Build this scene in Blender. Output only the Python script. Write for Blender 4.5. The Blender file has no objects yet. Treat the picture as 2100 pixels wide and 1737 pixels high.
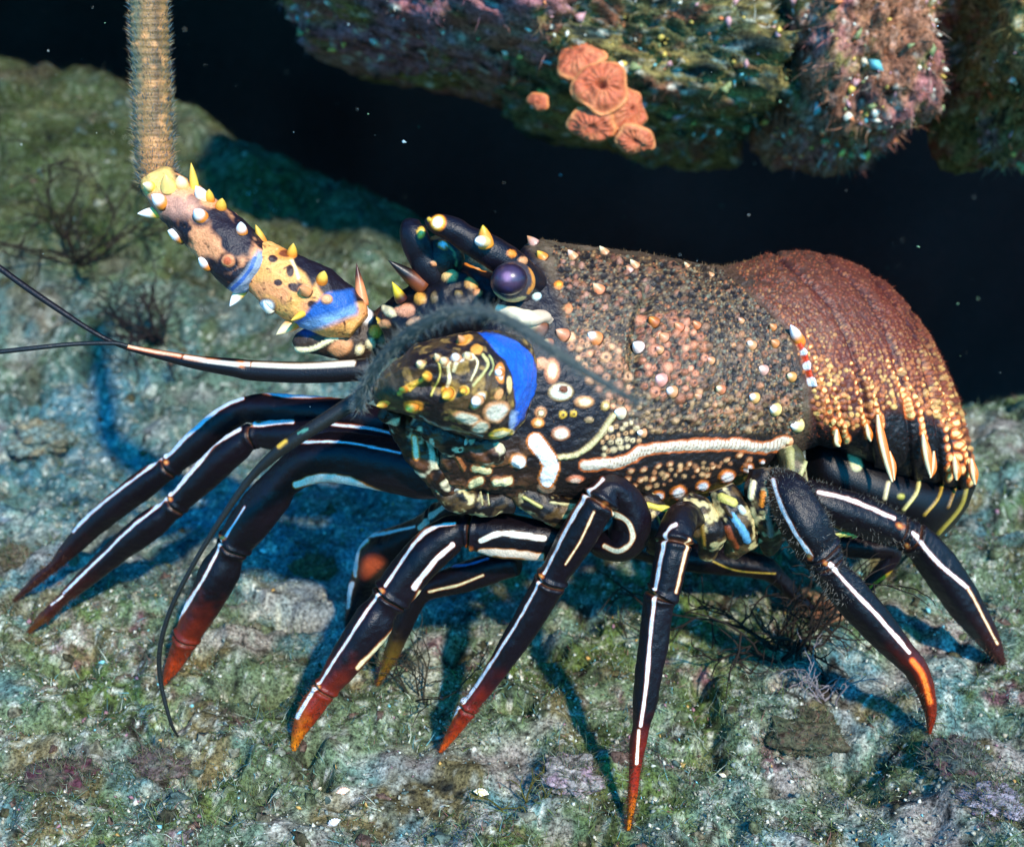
import bpy, math, random
import numpy as np
from mathutils import Vector, kdtree, noise as mnoise

sc = bpy.context.scene
COL = sc.collection
rng = np.random.default_rng(7)
random.seed(7)

# ------------------------------------------------------------------ camera
PITCH = math.radians(25.0)
CAMH = 0.418
HF = math.radians(45.0)
F = 1050.0 / math.tan(HF / 2)
CX, CY = 1050.0, 868.5
cd = bpy.data.cameras.new('camera'); cam = bpy.data.objects.new('camera', cd); COL.objects.link(cam)
cam.location = (0, 0, CAMH); cam.rotation_euler = (math.pi / 2 - PITCH, 0, 0)
cd.sensor_width = 36.0; cd.lens = 18.0 / math.tan(HF / 2)
cd.clip_start = 0.02; cd.clip_end = 60
cd.dof.use_dof = True; cd.dof.focus_distance = 0.595; cd.dof.aperture_fstop = 8.0
sc.camera = cam

# ------------------------------------------------------------------ world and light
SUN_DIR = np.array([-0.50, 0.95, -0.98]); SUN_DIR /= np.linalg.norm(SUN_DIR)     # travel direction
to_sun = -SUN_DIR
w = bpy.data.worlds.new('World'); sc.world = w; w.use_nodes = True
nt = w.node_tree; nt.nodes.clear()
sky = nt.nodes.new('ShaderNodeTexSky'); sky.sky_type = 'NISHITA'; sky.sun_disc = False
sky.sun_elevation = math.asin(to_sun[2]); sky.sun_rotation = math.atan2(to_sun[0], to_sun[1])
mixn = nt.nodes.new('ShaderNodeMix'); mixn.data_type = 'RGBA'; mixn.blend_type = 'MULTIPLY'
mixn.inputs['Factor'].default_value = 1.0
mixn.inputs[7].default_value = (0.05, 1.1, 2.0, 1)       # daylight filtered by the sea water
bg = nt.nodes.new('ShaderNodeBackground'); bg.inputs['Strength'].default_value = 0.15
out = nt.nodes.new('ShaderNodeOutputWorld')
nt.links.new(sky.outputs[0], mixn.inputs[6]); nt.links.new(mixn.outputs[2], bg.inputs['Color'])
nt.links.new(bg.outputs[0], out.inputs['Surface'])
ld = bpy.data.lights.new('sun', 'SUN'); ld.energy = 4.6; ld.angle = math.radians(2.0); ld.color = (1.0, 0.86, 0.70)
sun = bpy.data.objects.new('sun', ld); COL.objects.link(sun)
sun.rotation_euler = Vector(SUN_DIR).to_track_quat('-Z', 'Y').to_euler()
sc.view_settings.view_transform = 'Standard'; sc.view_settings.look = 'None'
sc.view_settings.exposure = 0.5; sc.view_settings.gamma = 1.0

# ------------------------------------------------------------------ helpers
XA = np.array([1.0, 0, 0]); UPA = np.array([0, math.sin(PITCH), math.cos(PITCH)])
FWA = np.array([0, math.cos(PITCH), -math.sin(PITCH)]); CAMP = np.array([0, 0, CAMH])

def P(u, v, d):
    u = np.asarray(u, float); v = np.asarray(v, float); d = np.asarray(d, float)
    a = ((u - CX) / F * d)[..., None]; b = (-(v - CY) / F * d)[..., None]
    return CAMP + a * XA + b * UPA + d[..., None] * FWA
def proj(p):
    q = p - CAMP; d = q @ FWA
    return CX + F * (q @ XA) / d, CY - F * (q @ UPA) / d, d
def px(n, d=0.62): return n / F * d           # pixels to metres at a depth

def sr(r, g, b):
    c = np.array([r, g, b], float) / 255
    return np.where(c <= 0.04045, c / 12.92, ((c + 0.055) / 1.055) ** 2.4)
def smooth(x): x = np.clip(x, 0, 1); return x * x * (3 - 2 * x)

def _hash(i, j, k, seed):
    n = (i * 374761393 + j * 668265263 + k * 2147483647 + seed * 1274126177) & 0xFFFFFFFF
    n = ((n ^ (n >> 13)) * 1274126177) & 0xFFFFFFFF
    n = (n ^ (n >> 16)) * 2246822519 & 0xFFFFFFFF
    return ((n ^ (n >> 15)) & 0xFFFFFF) / float(0xFFFFFF)
def vnoise(p, scale, seed=0):
    q = np.asarray(p, float) / scale + 1000.0
    i = np.floor(q).astype(np.int64); f = q - i; f = f * f * (3 - 2 * f)
    r = 0
    for dx in (0, 1):
        for dy in (0, 1):
            for dz in (0, 1):
                wgt = (f[..., 0] if dx else 1 - f[..., 0]) * (f[..., 1] if dy else 1 - f[..., 1]) * (f[..., 2] if dz else 1 - f[..., 2])
                r = r + wgt * _hash(i[..., 0] + dx, i[..., 1] + dy, i[..., 2] + dz, seed)
    return r
def fbm(p, scale, seed=0, oct=4, gain=0.5):
    a, s, t, r = 1.0, scale, 0, 0
    for o in range(oct):
        r = r + a * vnoise(p, s, seed + o * 17); t += a; a *= gain; s *= 0.5
    return r / t                                  # 0..1, mean 0.5

def mesh_obj(name, V, faces, mat, parent=None, colors=None, smooth_=True):
    me = bpy.data.meshes.new(name)
    V = np.asarray(V, float)
    if isinstance(faces, np.ndarray):
        nf, k = faces.shape
        me.vertices.add(len(V)); me.vertices.foreach_set('co', V.ravel())
        me.loops.add(nf * k); me.loops.foreach_set('vertex_index', faces.ravel().astype(np.int32))
        me.polygons.add(nf); me.polygons.foreach_set('loop_start', (np.arange(nf) * k).astype(np.int32))
        me.update(calc_edges=True)
    else:
        me.from_pydata([tuple(v) for v in V], [], faces)
    if colors is not None:
        at = me.color_attributes.new('Col', 'FLOAT_COLOR', 'POINT')
        c4 = np.ones((len(V), 4)); c4[:, :3] = np.clip(colors, 0, 1)
        at.data.foreach_set('color', c4.ravel())
    if smooth_: me.polygons.foreach_set('use_smooth', np.ones(len(me.polygons), bool))
    me.validate(); me.update()
    me.materials.append(mat)
    o = bpy.data.objects.new(name, me); COL.objects.link(o)
    if parent is not None:
        o.parent = parent; o.matrix_parent_inverse = parent_inv(parent)
    return o
def parent_inv(p):
    from mathutils import Matrix
    return Matrix.Translation(-Vector(p.location)) if p.type == 'EMPTY' else Matrix.Identity(4)
def tag(o, label=None, cat=None, group=None, kind=None):
    if label: o['label'] = label
    if cat: o['category'] = cat
    if group: o['group'] = group
    if kind: o['kind'] = kind
    return o
def empty(name, loc):
    o = bpy.data.objects.new(name, None); o.location = tuple(loc); o.empty_display_size = 0.01
    COL.objects.link(o); return o

def make_mat(name, rough=0.5, noise_scale=0, noise_amt=0.0, bump=0.0, bump_scale=800, spec=0.5, sss=0.0, fine=0, tint=None, coat=0.0):
    m = bpy.data.materials.new(name); m.use_nodes = True
    n = m.node_tree.nodes; L = m.node_tree.links
    bs = n['Principled BSDF']; bs.inputs['Roughness'].default_value = rough
    bs.inputs['Specular IOR Level'].default_value = spec
    if coat: bs.inputs['Coat Weight'].default_value = coat; bs.inputs['Coat Roughness'].default_value = 0.2
    ca = n.new('ShaderNodeVertexColor'); ca.layer_name = 'Col'
    col = ca.outputs['Color']
    tc = n.new('ShaderNodeTexCoord')
    if noise_amt:
        nz = n.new('ShaderNodeTexNoise'); nz.inputs['Scale'].default_value = noise_scale; nz.inputs['Detail'].default_value = 6
        nz.inputs['Roughness'].default_value = 0.7
        L.new(tc.outputs['Object'], nz.inputs['Vector'])
        mr = n.new('ShaderNodeMapRange'); mr.inputs[1].default_value = 0.3 if noise_amt < .7 else .36; mr.inputs[2].default_value = 0.7 if noise_amt < .7 else .64
        mr.inputs[3].default_value = 1 - noise_amt; mr.inputs[4].default_value = 1 + noise_amt
        L.new(nz.outputs['Fac'], mr.inputs[0])
        vm = n.new('ShaderNodeVectorMath'); vm.operation = 'SCALE'
        L.new(col, vm.inputs[0]); L.new(mr.outputs[0], vm.inputs['Scale']); col = vm.outputs[0]
    L.new(col, bs.inputs['Base Color'])
    if bump:
        nb = n.new('ShaderNodeTexNoise'); nb.inputs['Scale'].default_value = bump_scale; nb.inputs['Detail'].default_value = 5
        L.new(tc.outputs['Object'], nb.inputs['Vector'])
        bp = n.new('ShaderNodeBump'); bp.inputs['Strength'].default_value = bump; bp.inputs['Distance'].default_value = 0.001
        L.new(nb.outputs['Fac'], bp.inputs['Height']); L.new(bp.outputs[0], bs.inputs['Normal'])
    if sss:
        bs.inputs['Subsurface Weight'].default_value = sss; bs.inputs['Subsurface Radius'].default_value = (0.004, 0.002, 0.001)
    return m
M_SHELL = make_mat('shell', 0.5, 900, 0.30, 0.5, 900, 0.4)
M_LEG = make_mat('leg_shell', 0.36, 1200, 0.35, 0.35, 1400, 0.32)
M_SPINE = make_mat('spine_shell', 0.4, 900, 0.12, 0.1, 900, 0.5)
M_HAIR = make_mat('bristle', 0.7, spec=0.2)
M_EYE = make_mat('eye_glassy', 0.32, 600, 0.2, spec=0.5, coat=0.15)
M_GROUND = make_mat('reef_ground', 0.9, 520, 0.85, 1.0, 600, 0.1)
M_ROCK = make_mat('reef_rock', 0.85, 300, 0.75, 1.0, 350, 0.15)
M_TURF = make_mat('turf_algae', 0.8, spec=0.2)
M_CORAL = make_mat('coral_flesh', 0.6, 500, 0.25, 0.5, 600, 0.3, sss=0.15)
M_BIT = make_mat('rubble', 0.6, 700, 0.3, 0.4, 700, 0.4)

def grid_faces(ns, nt_, wrap=True):
    i = np.arange(ns - 1)[:, None]; j = np.arange(nt_ if wrap else nt_ - 1)[None, :]
    j2 = (j + 1) % nt_
    a = i * nt_ + j; b = i * nt_ + j2; c = (i + 1) * nt_ + j2; d = (i + 1) * nt_ + j
    return np.stack([a, b, c, d], -1).reshape(-1, 4)
def catmull(pts, n):
    pts = np.asarray(pts, float)
    q = np.vstack([2 * pts[0] - pts[1], pts, 2 * pts[-1] - pts[-2]])
    m = len(pts) - 1
    t = np.linspace(0, m, n); i = np.clip(t.astype(int), 0, m - 1); f = (t - i)[:, None]
    p0, p1, p2, p3 = q[i], q[i + 1], q[i + 2], q[i + 3]
    return 0.5 * (2 * p1 + (p2 - p0) * f + (2 * p0 - 5 * p1 + 4 * p2 - p3) * f ** 2 + (3 * p1 - p0 - 3 * p2 + p3) * f ** 3), t

class Surf:
    """a lofted skin: ns rings of nt points; marks are laid on it before it is built"""
    def __init__(s, V, ns, nt_, base):
        s.V = V.reshape(-1, 3); s.ns, s.nt = ns, nt_
        s.C = np.tile(np.asarray(base, float), (len(s.V), 1)); s.H = np.zeros(len(s.V))
        s.U, s.W, _ = proj(s.V); s.normals()
    def normals(s):
        G = s.V.reshape(s.ns, s.nt, 3)
        du = np.gradient(G, axis=0); dv = np.roll(G, -1, 1) - np.roll(G, 1, 1)
        n = np.cross(dv, du).reshape(-1, 3); n /= np.linalg.norm(n, axis=1)[:, None] + 1e-12
        cen = G.mean(1, keepdims=True); out_ = (G - cen).reshape(-1, 3)
        sg = np.sign((n * out_).sum(1).mean()); s.N = n * (sg if sg else 1)
    def mix(s, m, c): s.C += m[:, None] * (np.asarray(c) - s.C)
    def spot(s, u, v, rx, ry=None, rot=0, rings=((1.0, (1, 1, 1)),), h=0.0, soft=0.12):
        ry = ry or rx; R = max(rx, ry) * 1.35
        idx = np.nonzero((abs(s.U - u) < R) & (abs(s.W - v) < R))[0]
        if not len(idx): return
        a, b = s.U[idx] - u, s.W[idx] - v
        c, k = math.cos(math.radians(rot)), math.sin(math.radians(rot))
        q = np.hypot((a * c + b * k) / rx, (-a * k + b * c) / ry)
        for r, col in rings:
            m = np.clip((r - q) / (soft * 2) + .5, 0, 1)[:, None]
            s.C[idx] += m * (np.asarray(col) - s.C[idx])
        if h: s.H[idx] += h * np.sqrt(np.clip(1 - q * q, 0, 1))
    def line(s, pts, w_, col, edge=None, ew=3.0, h=0.0, taper=False, wob=0.0):
        pts = np.asarray(pts, float)
        if len(pts) > 2: pts, _ = catmull(pts, len(pts) * 6)
        best = np.full(len(s.U), 1e9); tt = np.zeros(len(s.U)); n = len(pts) - 1
        for i in range(n):
            a, b = pts[i], pts[i + 1]; ab = b - a; L = ab @ ab + 1e-9
            t = np.clip(((s.U - a[0]) * ab[0] + (s.W - a[1]) * ab[1]) / L, 0, 1)
            dd = np.hypot(s.U - a[0] - t * ab[0], s.W - a[1] - t * ab[1])
            m = dd < best; best[m] = dd[m]; tt[m] = (i + t[m]) / n
        ww = w_ / 2 * np.ones(len(s.U))
        if taper: ww = ww * np.sqrt(np.clip(4 * tt * (1 - tt), 0.05, 1))
        if wob: ww = ww * (1 + wob * (vnoise(s.V, 0.004, 5) - .5) * 2)
        if edge is not None: s.mix(np.clip((ww + ew - best) / 1.6 + .5, 0, 1), edge)
        s.mix(np.clip((ww - best) / 1.4 + .5, 0, 1), col)
        if h: s.H += h * np.clip(1 - (best / (ww + 1)) ** 2, 0, 1)
    def poly(s, pts, col, feather=4, amt=1.0):
        pts = np.asarray(pts, float); n = len(pts); ins = np.zeros(len(s.U), bool); best = np.full(len(s.U), 1e9)
        for i in range(n):
            a, b = pts[i], pts[(i + 1) % n]
            cr = ((a[1] > s.W) != (b[1] > s.W))
            xi = (b[0] - a[0]) * (s.W - a[1]) / (b[1] - a[1] + 1e-9) + a[0]
            ins ^= cr & (s.U < xi)
            ab = b - a; t = np.clip(((s.U - a[0]) * ab[0] + (s.W - a[1]) * ab[1]) / (ab @ ab + 1e-9), 0, 1)
            best = np.minimum(best, np.hypot(s.U - a[0] - t * ab[0], s.W - a[1] - t * ab[1]))
        sd = np.where(ins, best, -best)
        m = np.clip(sd / (2 * feather) + .5, 0, 1) * amt
        s.mix(m, col); return m
    def build(s, name, mat, parent):
        V = s.V + s.N * s.H[:, None]
        F_ = grid_faces(s.ns, s.nt)
        caps = np.array([V[:s.nt].mean(0), V[-s.nt:].mean(0)]); n = len(V)
        j = np.arange(s.nt); j2 = (j + 1) % s.nt; b = (s.ns - 1) * s.nt
        F1 = np.stack([j2, j, np.full(s.nt, n), np.full(s.nt, n)], -1)
        F2 = np.stack([b + j, b + j2, np.full(s.nt, n + 1), np.full(s.nt, n + 1)], -1)
        V2 = np.vstack([V, caps]); C2 = np.vstack([s.C, s.C[0:1], s.C[-1:]])
        me_faces = [tuple(f) for f in F_] if len(F_) < 1 else None
        o = mesh_mixed(name, V2, F_, np.vstack([F1[:, :3], F2[:, :3]]), mat, parent, C2)
        s.obj = o; return o
    def at(s, u, v):
        """surface point and normal seen at a mark position, near side"""
        if not hasattr(s, 'kd'):
            tocam = CAMP - s.V; f = np.nonzero((s.N * tocam).sum(1) > 0)[0]
            kd = kdtree.KDTree(len(f))
            for i in f: kd.insert((s.U[i], s.W[i], 0), int(i))
            kd.balance(); s.kd = kd
        _, i, _ = s.kd.find((u, v, 0))
        return s.V[i] + s.N[i] * s.H[i], s.N[i]

def mesh_mixed(name, V, Q, T, mat, parent, colors):
    me = bpy.data.meshes.new(name)
    me.vertices.add(len(V)); me.vertices.foreach_set('co', np.asarray(V, float).ravel())
    me.loops.add(len(Q) * 4 + len(T) * 3)
    me.loops.foreach_set('vertex_index', np.concatenate([Q.ravel(), T.ravel()]).astype(np.int32))
    me.polygons.add(len(Q) + len(T))
    me.polygons.foreach_set('loop_start', np.concatenate([np.arange(len(Q)) * 4, len(Q) * 4 + np.arange(len(T)) * 3]).astype(np.int32))
    me.update(calc_edges=True)
    at = me.color_attributes.new('Col', 'FLOAT_COLOR', 'POINT')
    c4 = np.ones((len(V), 4)); c4[:, :3] = np.clip(colors, 0, 1); at.data.foreach_set('color', c4.ravel())
    me.polygons.foreach_set('use_smooth', np.ones(len(me.polygons), bool)); me.validate(); me.update()
    me.materials.append(mat)
    o = bpy.data.objects.new(name, me); COL.objects.link(o)
    if parent is not None: o.parent = parent; o.matrix_parent_inverse = parent_inv(parent)
    return o

def loft(stations, ns, nt_, base, power=1.0):
    """stations: (ut, vt, ub, vb, depth of axis, half width in m, sharpness)"""
    st, _ = catmull(stations, ns)
    T = P(st[:, 0], st[:, 1], st[:, 4]); B = P(st[:, 2], st[:, 3], st[:, 4])
    C = (T + B) / 2; A = (T - B) / 2
    side = C - CAMP; ah = A / np.linalg.norm(A, axis=1)[:, None]; side = side / np.linalg.norm(side, axis=1)[:, None]
    side = side - (side * ah).sum(1)[:, None] * ah; side /= np.linalg.norm(side, axis=1)[:, None] + 1e-12
    th = np.linspace(0, 2 * math.pi, nt_, endpoint=False)
    cs, sn = np.cos(th), np.sin(th)
    e = st[:, 6:7] if st.shape[1] > 6 else np.ones((ns, 1))
    k = np.sign(cs) * np.abs(cs) ** 1.0; m = np.sign(sn) * np.abs(sn) ** e
    V = C[:, None] + A[:, None] * np.broadcast_to(k, (ns, nt_))[..., None] + side[:, None] * (st[:, 5:6] * m)[..., None]
    return Surf(V, ns, nt_, base)

def tube(pts, base, step=3.0, nt_=36, flat=1.0, sharp=True):
    """pts: (u, v, radius px, depth)"""
    p = np.asarray(pts, float)
    L = np.hypot(np.diff(p[:, 0]), np.diff(p[:, 1])).sum()
    ns = max(12, int(L / step)); st, _ = catmull(p, ns)
    C = P(st[:, 0], st[:, 1], st[:, 3]); R = np.maximum(st[:, 2], .3) / F * st[:, 3]
    tan = np.gradient(C, axis=0); tan /= np.linalg.norm(tan, axis=1)[:, None]
    view = C - CAMP; view /= np.linalg.norm(view, axis=1)[:, None]
    s_ = np.cross(tan, view); s_ /= np.linalg.norm(s_, axis=1)[:, None]; n_ = np.cross(s_, tan)
    th = np.linspace(0, 2 * math.pi, nt_, endpoint=False)
    V = C[:, None] + R[:, None, None] * (s_[:, None] * np.cos(th)[None, :, None] + flat * n_[:, None] * np.sin(th)[None, :, None])
    S = Surf(V, ns, nt_, base); S.cen = C; S.R = R; return S

def hairs(name, B, D, ln, wd, col, mat, parent=None, curl=0.3):
    """many fine bristles in one mesh: each a bent blade"""
    n = len(B); D = D / (np.linalg.norm(D, axis=1)[:, None] + 1e-9)
    r = rng.normal(size=(n, 3)); s_ = np.cross(D, r); s_ /= np.linalg.norm(s_, axis=1)[:, None] + 1e-9
    b = rng.normal(size=(n, 3)) * curl
    ln = np.broadcast_to(ln, (n,))[:, None]; wd = np.broadcast_to(wd, (n,))[:, None]
    mid = B + D * ln * .5 + b * ln * .12; tip = B + D * ln + b * ln * .5
    V = np.stack([B - s_ * wd, B + s_ * wd, mid + s_ * wd * .7, mid - s_ * wd * .7, tip], 1).reshape(-1, 3)
    i = np.arange(n)[:, None] * 5
    Q = i + np.array([[0, 1, 2, 3]]); T = i + np.array([[3, 2, 4]])
    C = np.repeat(col, 5, axis=0)
    return mesh_mixed(name, V, Q, T, mat, parent, C)

# palette
BLACK = sr(20, 15, 22); BRN = sr(74, 54, 36); CREAM = sr(236, 214, 160); WHITE = np.array([.86, .84, .80])
ORANGE = sr(226, 128, 40); TAN = sr(206, 140, 90); YEL = sr(226, 176, 60); RUST = sr(150, 62, 28)
PINK = sr(205, 150, 128); BLUE = sr(34, 88, 160); RED = sr(160, 40, 14); GREY = sr(92, 90, 82)

# ------------------------------------------------------------------ terrain
def terrain(x, y):
    x = np.asarray(x, float); y = np.asarray(y, float)
    p = np.stack([x, y, np.zeros_like(x)], -1)
    z = .20 * smooth((y - .78) / .60) * smooth((.24 - x) / .28)
    edge = np.where(x > 0, .95 + .17 * smooth((.28 - x) / .28), 1.12 - x * .62) + .05 * (vnoise(p, .12, 3) - .5)
    damp = 1
    z += (fbm(p, .16, 11, 3) - .5) * .035 + (fbm(p, .045, 21, 3) - .5) * .024 + (fbm(p, .02, 25, 2) - .5) * .009
    pit = np.clip(.40 - fbm(p, .035, 35, 3), 0, 1); z -= pit * .085
    z += (vnoise(p, .012, 31) - .5) * .006 + (vnoise(p, .005, 41) - .5) * .0022
    z += .03 * smooth((y - .7) / .2) * smooth((x - .2) / .2); z -= 1.0 * smooth((y - edge + .10) / .75)
    return z
def dg(u, v):
    """depth at which the view through u, v meets the ground"""
    ds = np.linspace(.3, 2.5, 2200); p = P(np.full(2200, u), np.full(2200, v), ds)
    hit = np.nonzero(p[:, 2] < terrain(p[:, 0], p[:, 1]))[0]
    d = float(ds[hit[0]]) if len(hit) else 1.4
    return d

NX, NY = 900, 900
def axis(n, lo, hi, clo, chi, frac=.88):
    k = int(n * (1 - frac) / 2)
    t = np.linspace(0, 1, k, endpoint=False)
    return np.concatenate([lo + (clo - lo) * (1 - (1 - t) ** 2.2), np.linspace(clo, chi, n - 2 * k), chi + (hi - chi) * (np.linspace(0, 1, k + 1)[1:] ** 2.2)])
gx = axis(NX, -8, 8, -.62, .62); gy = axis(NY, -6, 9, .26, 1.55)
GX, GY = np.meshgrid(gx, gy, indexing='ij'); GZ = terrain(GX, GY)
GP = np.stack([GX, GY, GZ], -1).reshape(-1, 3)
def ground_colour(p):
    q = p.copy(); q[:, 2] *= .3
    a = fbm(q, .11, 51, 4, .6); b = fbm(q, .05, 61, 4, .6); c = fbm(q, .022, 71, 4, .65); s_ = vnoise(q, .0038, 81); s2 = vnoise(q, .0022, 91)
    C = np.tile(sr(104, 120, 88), (len(p), 1))
    def mx(m, col):
        nonlocal C; C = C + np.clip(m, 0, 1)[:, None] * (np.asarray(col) - C)
    mx((a - .45) * 6, sr(92, 134, 138)); mx((b - .53) * 7, sr(90, 108, 56)); mx((.43 - b) * 6, sr(150, 142, 130))
    mx((c - .61) * 6, sr(116, 80, 84)); mx((.38 - c) * 8, sr(50, 44, 36)); mx((fbm(q, .03, 171, 3) - .6) * 9, sr(112, 102, 68)); mx((a * c - .33) * 9, sr(150, 150, 140))
    mx(smooth((p[:, 1] - .6) / .1) * smooth((1.0 - p[:, 1]) / .15) * smooth((-.02 - p[:, 0]) / .12) * (.35 + .5 * np.clip((b - .4) * 4, 0, 1)), sr(62, 118, 132))  # teal shadow wash left of the head, painted into the ground colour
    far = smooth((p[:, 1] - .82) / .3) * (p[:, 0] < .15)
    mx(far * .8, sr(58, 70, 36)); mx(far * np.clip((c - .5) * 5, 0, 1) * .7, sr(84, 92, 60)); mx(far * np.clip((b - .5) * 6, 0, 1) * .6, sr(40, 52, 28)); mx(far * np.clip((a - .55) * 6, 0, 1) * .5, sr(80, 62, 56))  # far slope: olive growth, darkened further to paint in light falloff with distance
    nf = 1 - .8 * far; mx((s_ - .62) * 3 * nf, sr(172, 176, 158)); mx((.36 - s_) * 3.4, sr(30, 34, 32)); mx((s2 - .76) * 5 * nf, sr(214, 214, 196))
    C = C * (.48 + .5 * vnoise(q, .026, 97))[:, None]
    return C
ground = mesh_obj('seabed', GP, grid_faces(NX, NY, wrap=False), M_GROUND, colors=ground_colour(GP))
tag(ground, kind='structure')

# turf and crumbs cover the near ground
def ground_points(n, vmin=150, vmax=1745, seed=0, pw=1.0):
    r = np.random.default_rng(seed)
    y = .36 + (1.5 - .36) * r.random(n) ** 1.5; x = (r.random(n) - .5) * 2 * (.12 + .46 * y)
    z = terrain(x, y); ok = z > -.12
    x, y, z = x[ok], y[ok], z[ok]
    return np.stack([x, y, z], -1)
g = ground_points(260000, seed=1)
m = fbm(g, .05, 61, 4, .6) + .5 * (fbm(g, .03, 99, 3) - .5); g = g[m > .40]
gn = len(g); dirs = rng.normal(size=(gn, 3)) * .8 + np.array([0, -.2, .75])
cc = np.array([sr(92, 110, 56), sr(120, 146, 116), sr(70, 84, 44), sr(170, 178, 156), sr(126, 88, 78), sr(90, 140, 142)])[rng.choice(6, gn, p=[.32, .22, .2, .1, .08, .08])]
cc = cc * (.25 + 1.0 * rng.random((gn, 1)) ** 1.5) * (1 - .55 * (smooth((g[:, 1] - .75) / .3) * (g[:, 0] < .15)))[:, None]  # far turf darkened too, distance falloff put into its colour
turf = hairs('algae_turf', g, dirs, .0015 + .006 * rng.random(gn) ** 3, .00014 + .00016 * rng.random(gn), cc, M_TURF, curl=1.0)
tag(turf, kind='stuff', label='short green and grey algae turf covering the seabed', cat='algae')

def chips(name, g, size, cols, probs, seed, mat=M_BIT):
    r = np.random.default_rng(seed); n = len(g)
    base = np.array([[1, 0, 0], [-1, 0, 0], [0, 1, 0], [0, -1, 0], [0, 0, 1], [0, 0, -1]], float)
    sc_ = size * (.35 + r.random((n, 1, 1)) ** 3 * 1.6) * (.35 + r.random((n, 6, 1))) * (.4 + r.random((n, 1, 3)))
    q = r.normal(size=(n, 3, 3)); q, _ = np.linalg.qr(q)
    V = (g[:, None] + (base[None] * sc_) @ q + np.array([0, 0, .0006])).reshape(-1, 3)
    T = np.array([[0, 2, 4], [2, 1, 4], [1, 3, 4], [3, 0, 4], [2, 0, 5], [1, 2, 5], [3, 1, 5], [0, 3, 5]])
    Fc = (np.arange(n)[:, None, None] * 6 + T[None]).reshape(-1, 3)
    C = np.repeat(np.array(cols)[r.choice(len(cols), n, p=probs)], 6, axis=0)
    return mesh_obj(name, V, Fc, mat, colors=C, smooth_=False)
g = ground_points(30000, seed=5); mm = vnoise(g, .06, 7); g = g[((mm + .25 * rng.random(len(g))) > .52) & ((g[:, 1] < .8) | (rng.random(len(g)) < .25))]
gr = chips('shell_grit', g, .0010, [sr(200, 200, 180), sr(160, 158, 138), sr(120, 130, 120), sr(190, 150, 80), sr(150, 110, 120), sr(120, 190, 195)], [.2, .36, .36, .03, .03, .02], 6)
tag(gr, kind='stuff', label='pale shell and coral grit scattered over the seabed', cat='grit')

def lumps(name, g, size, cols, seed):
    r = np.random.default_rng(seed); n = len(g); V0, F0 = ico(2); m_ = len(V0)
    sz = size * (.3 + r.random((n, 1, 1)) ** 4 * 2.2) * (.5 + r.random((n, 1, 3)) * .8)
    q, _ = np.linalg.qr(r.normal(size=(n, 3, 3)))
    rad = .55 + .9 * r.random((n, m_, 1))
    V = g[:, None] + (V0[None] * rad * sz) @ q
    C = np.array(cols)[r.integers(0, len(cols), n)][:, None] * (.5 + .8 * r.random((n, m_, 1)))
    Fc = (np.arange(n)[:, None, None] * m_ + F0[None]).reshape(-1, 3)
    return mesh_obj(name, V.reshape(-1, 3), Fc, M_ROCK, colors=C.reshape(-1, 3))

# ------------------------------------------------------------------ cave behind and overhang above
def cave_piece(name, x0, x1, y0, y1, zfun, nx=90, ny=60, seed=0, axisz=False):
    X, Y = np.meshgrid(np.linspace(x0, x1, nx), np.linspace(y0, y1, ny), indexing='ij')
    p = zfun(X, Y).reshape(-1, 3); n = (fbm(p, .35, seed, 4) - .5)
    p = p + np.array([0, .35, .25]) * n[:, None]
    c = np.tile(sr(84, 44, 40), (len(p), 1)) * (.6 + .8 * fbm(p, .2, seed + 5, 3))[:, None]
    o = mesh_obj(name, p, grid_faces(nx, ny, wrap=False), M_ROCK, colors=c); tag(o, kind='structure'); return o
cave_piece('cave_wall', -5, 5, -2, 3, lambda X, Y: np.stack([X, 3.1 + 0 * X, Y], -1), seed=3)
cave_piece('shade_roof', -4, 4, 0.98, 4.0, lambda X, Y: np.stack([X, Y, .62 + .1 * (Y - 1)], -1), seed=9)  # unseen slab added to keep the sun off the cave wall
cave_piece('shade_roof', -4, 4, 1.0, 3.9, lambda X, Y: np.stack([X, Y, 1.0 + .1 * (Y - 1)], -1), seed=19)  # second unseen slab higher up, added to block sun as well

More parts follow.
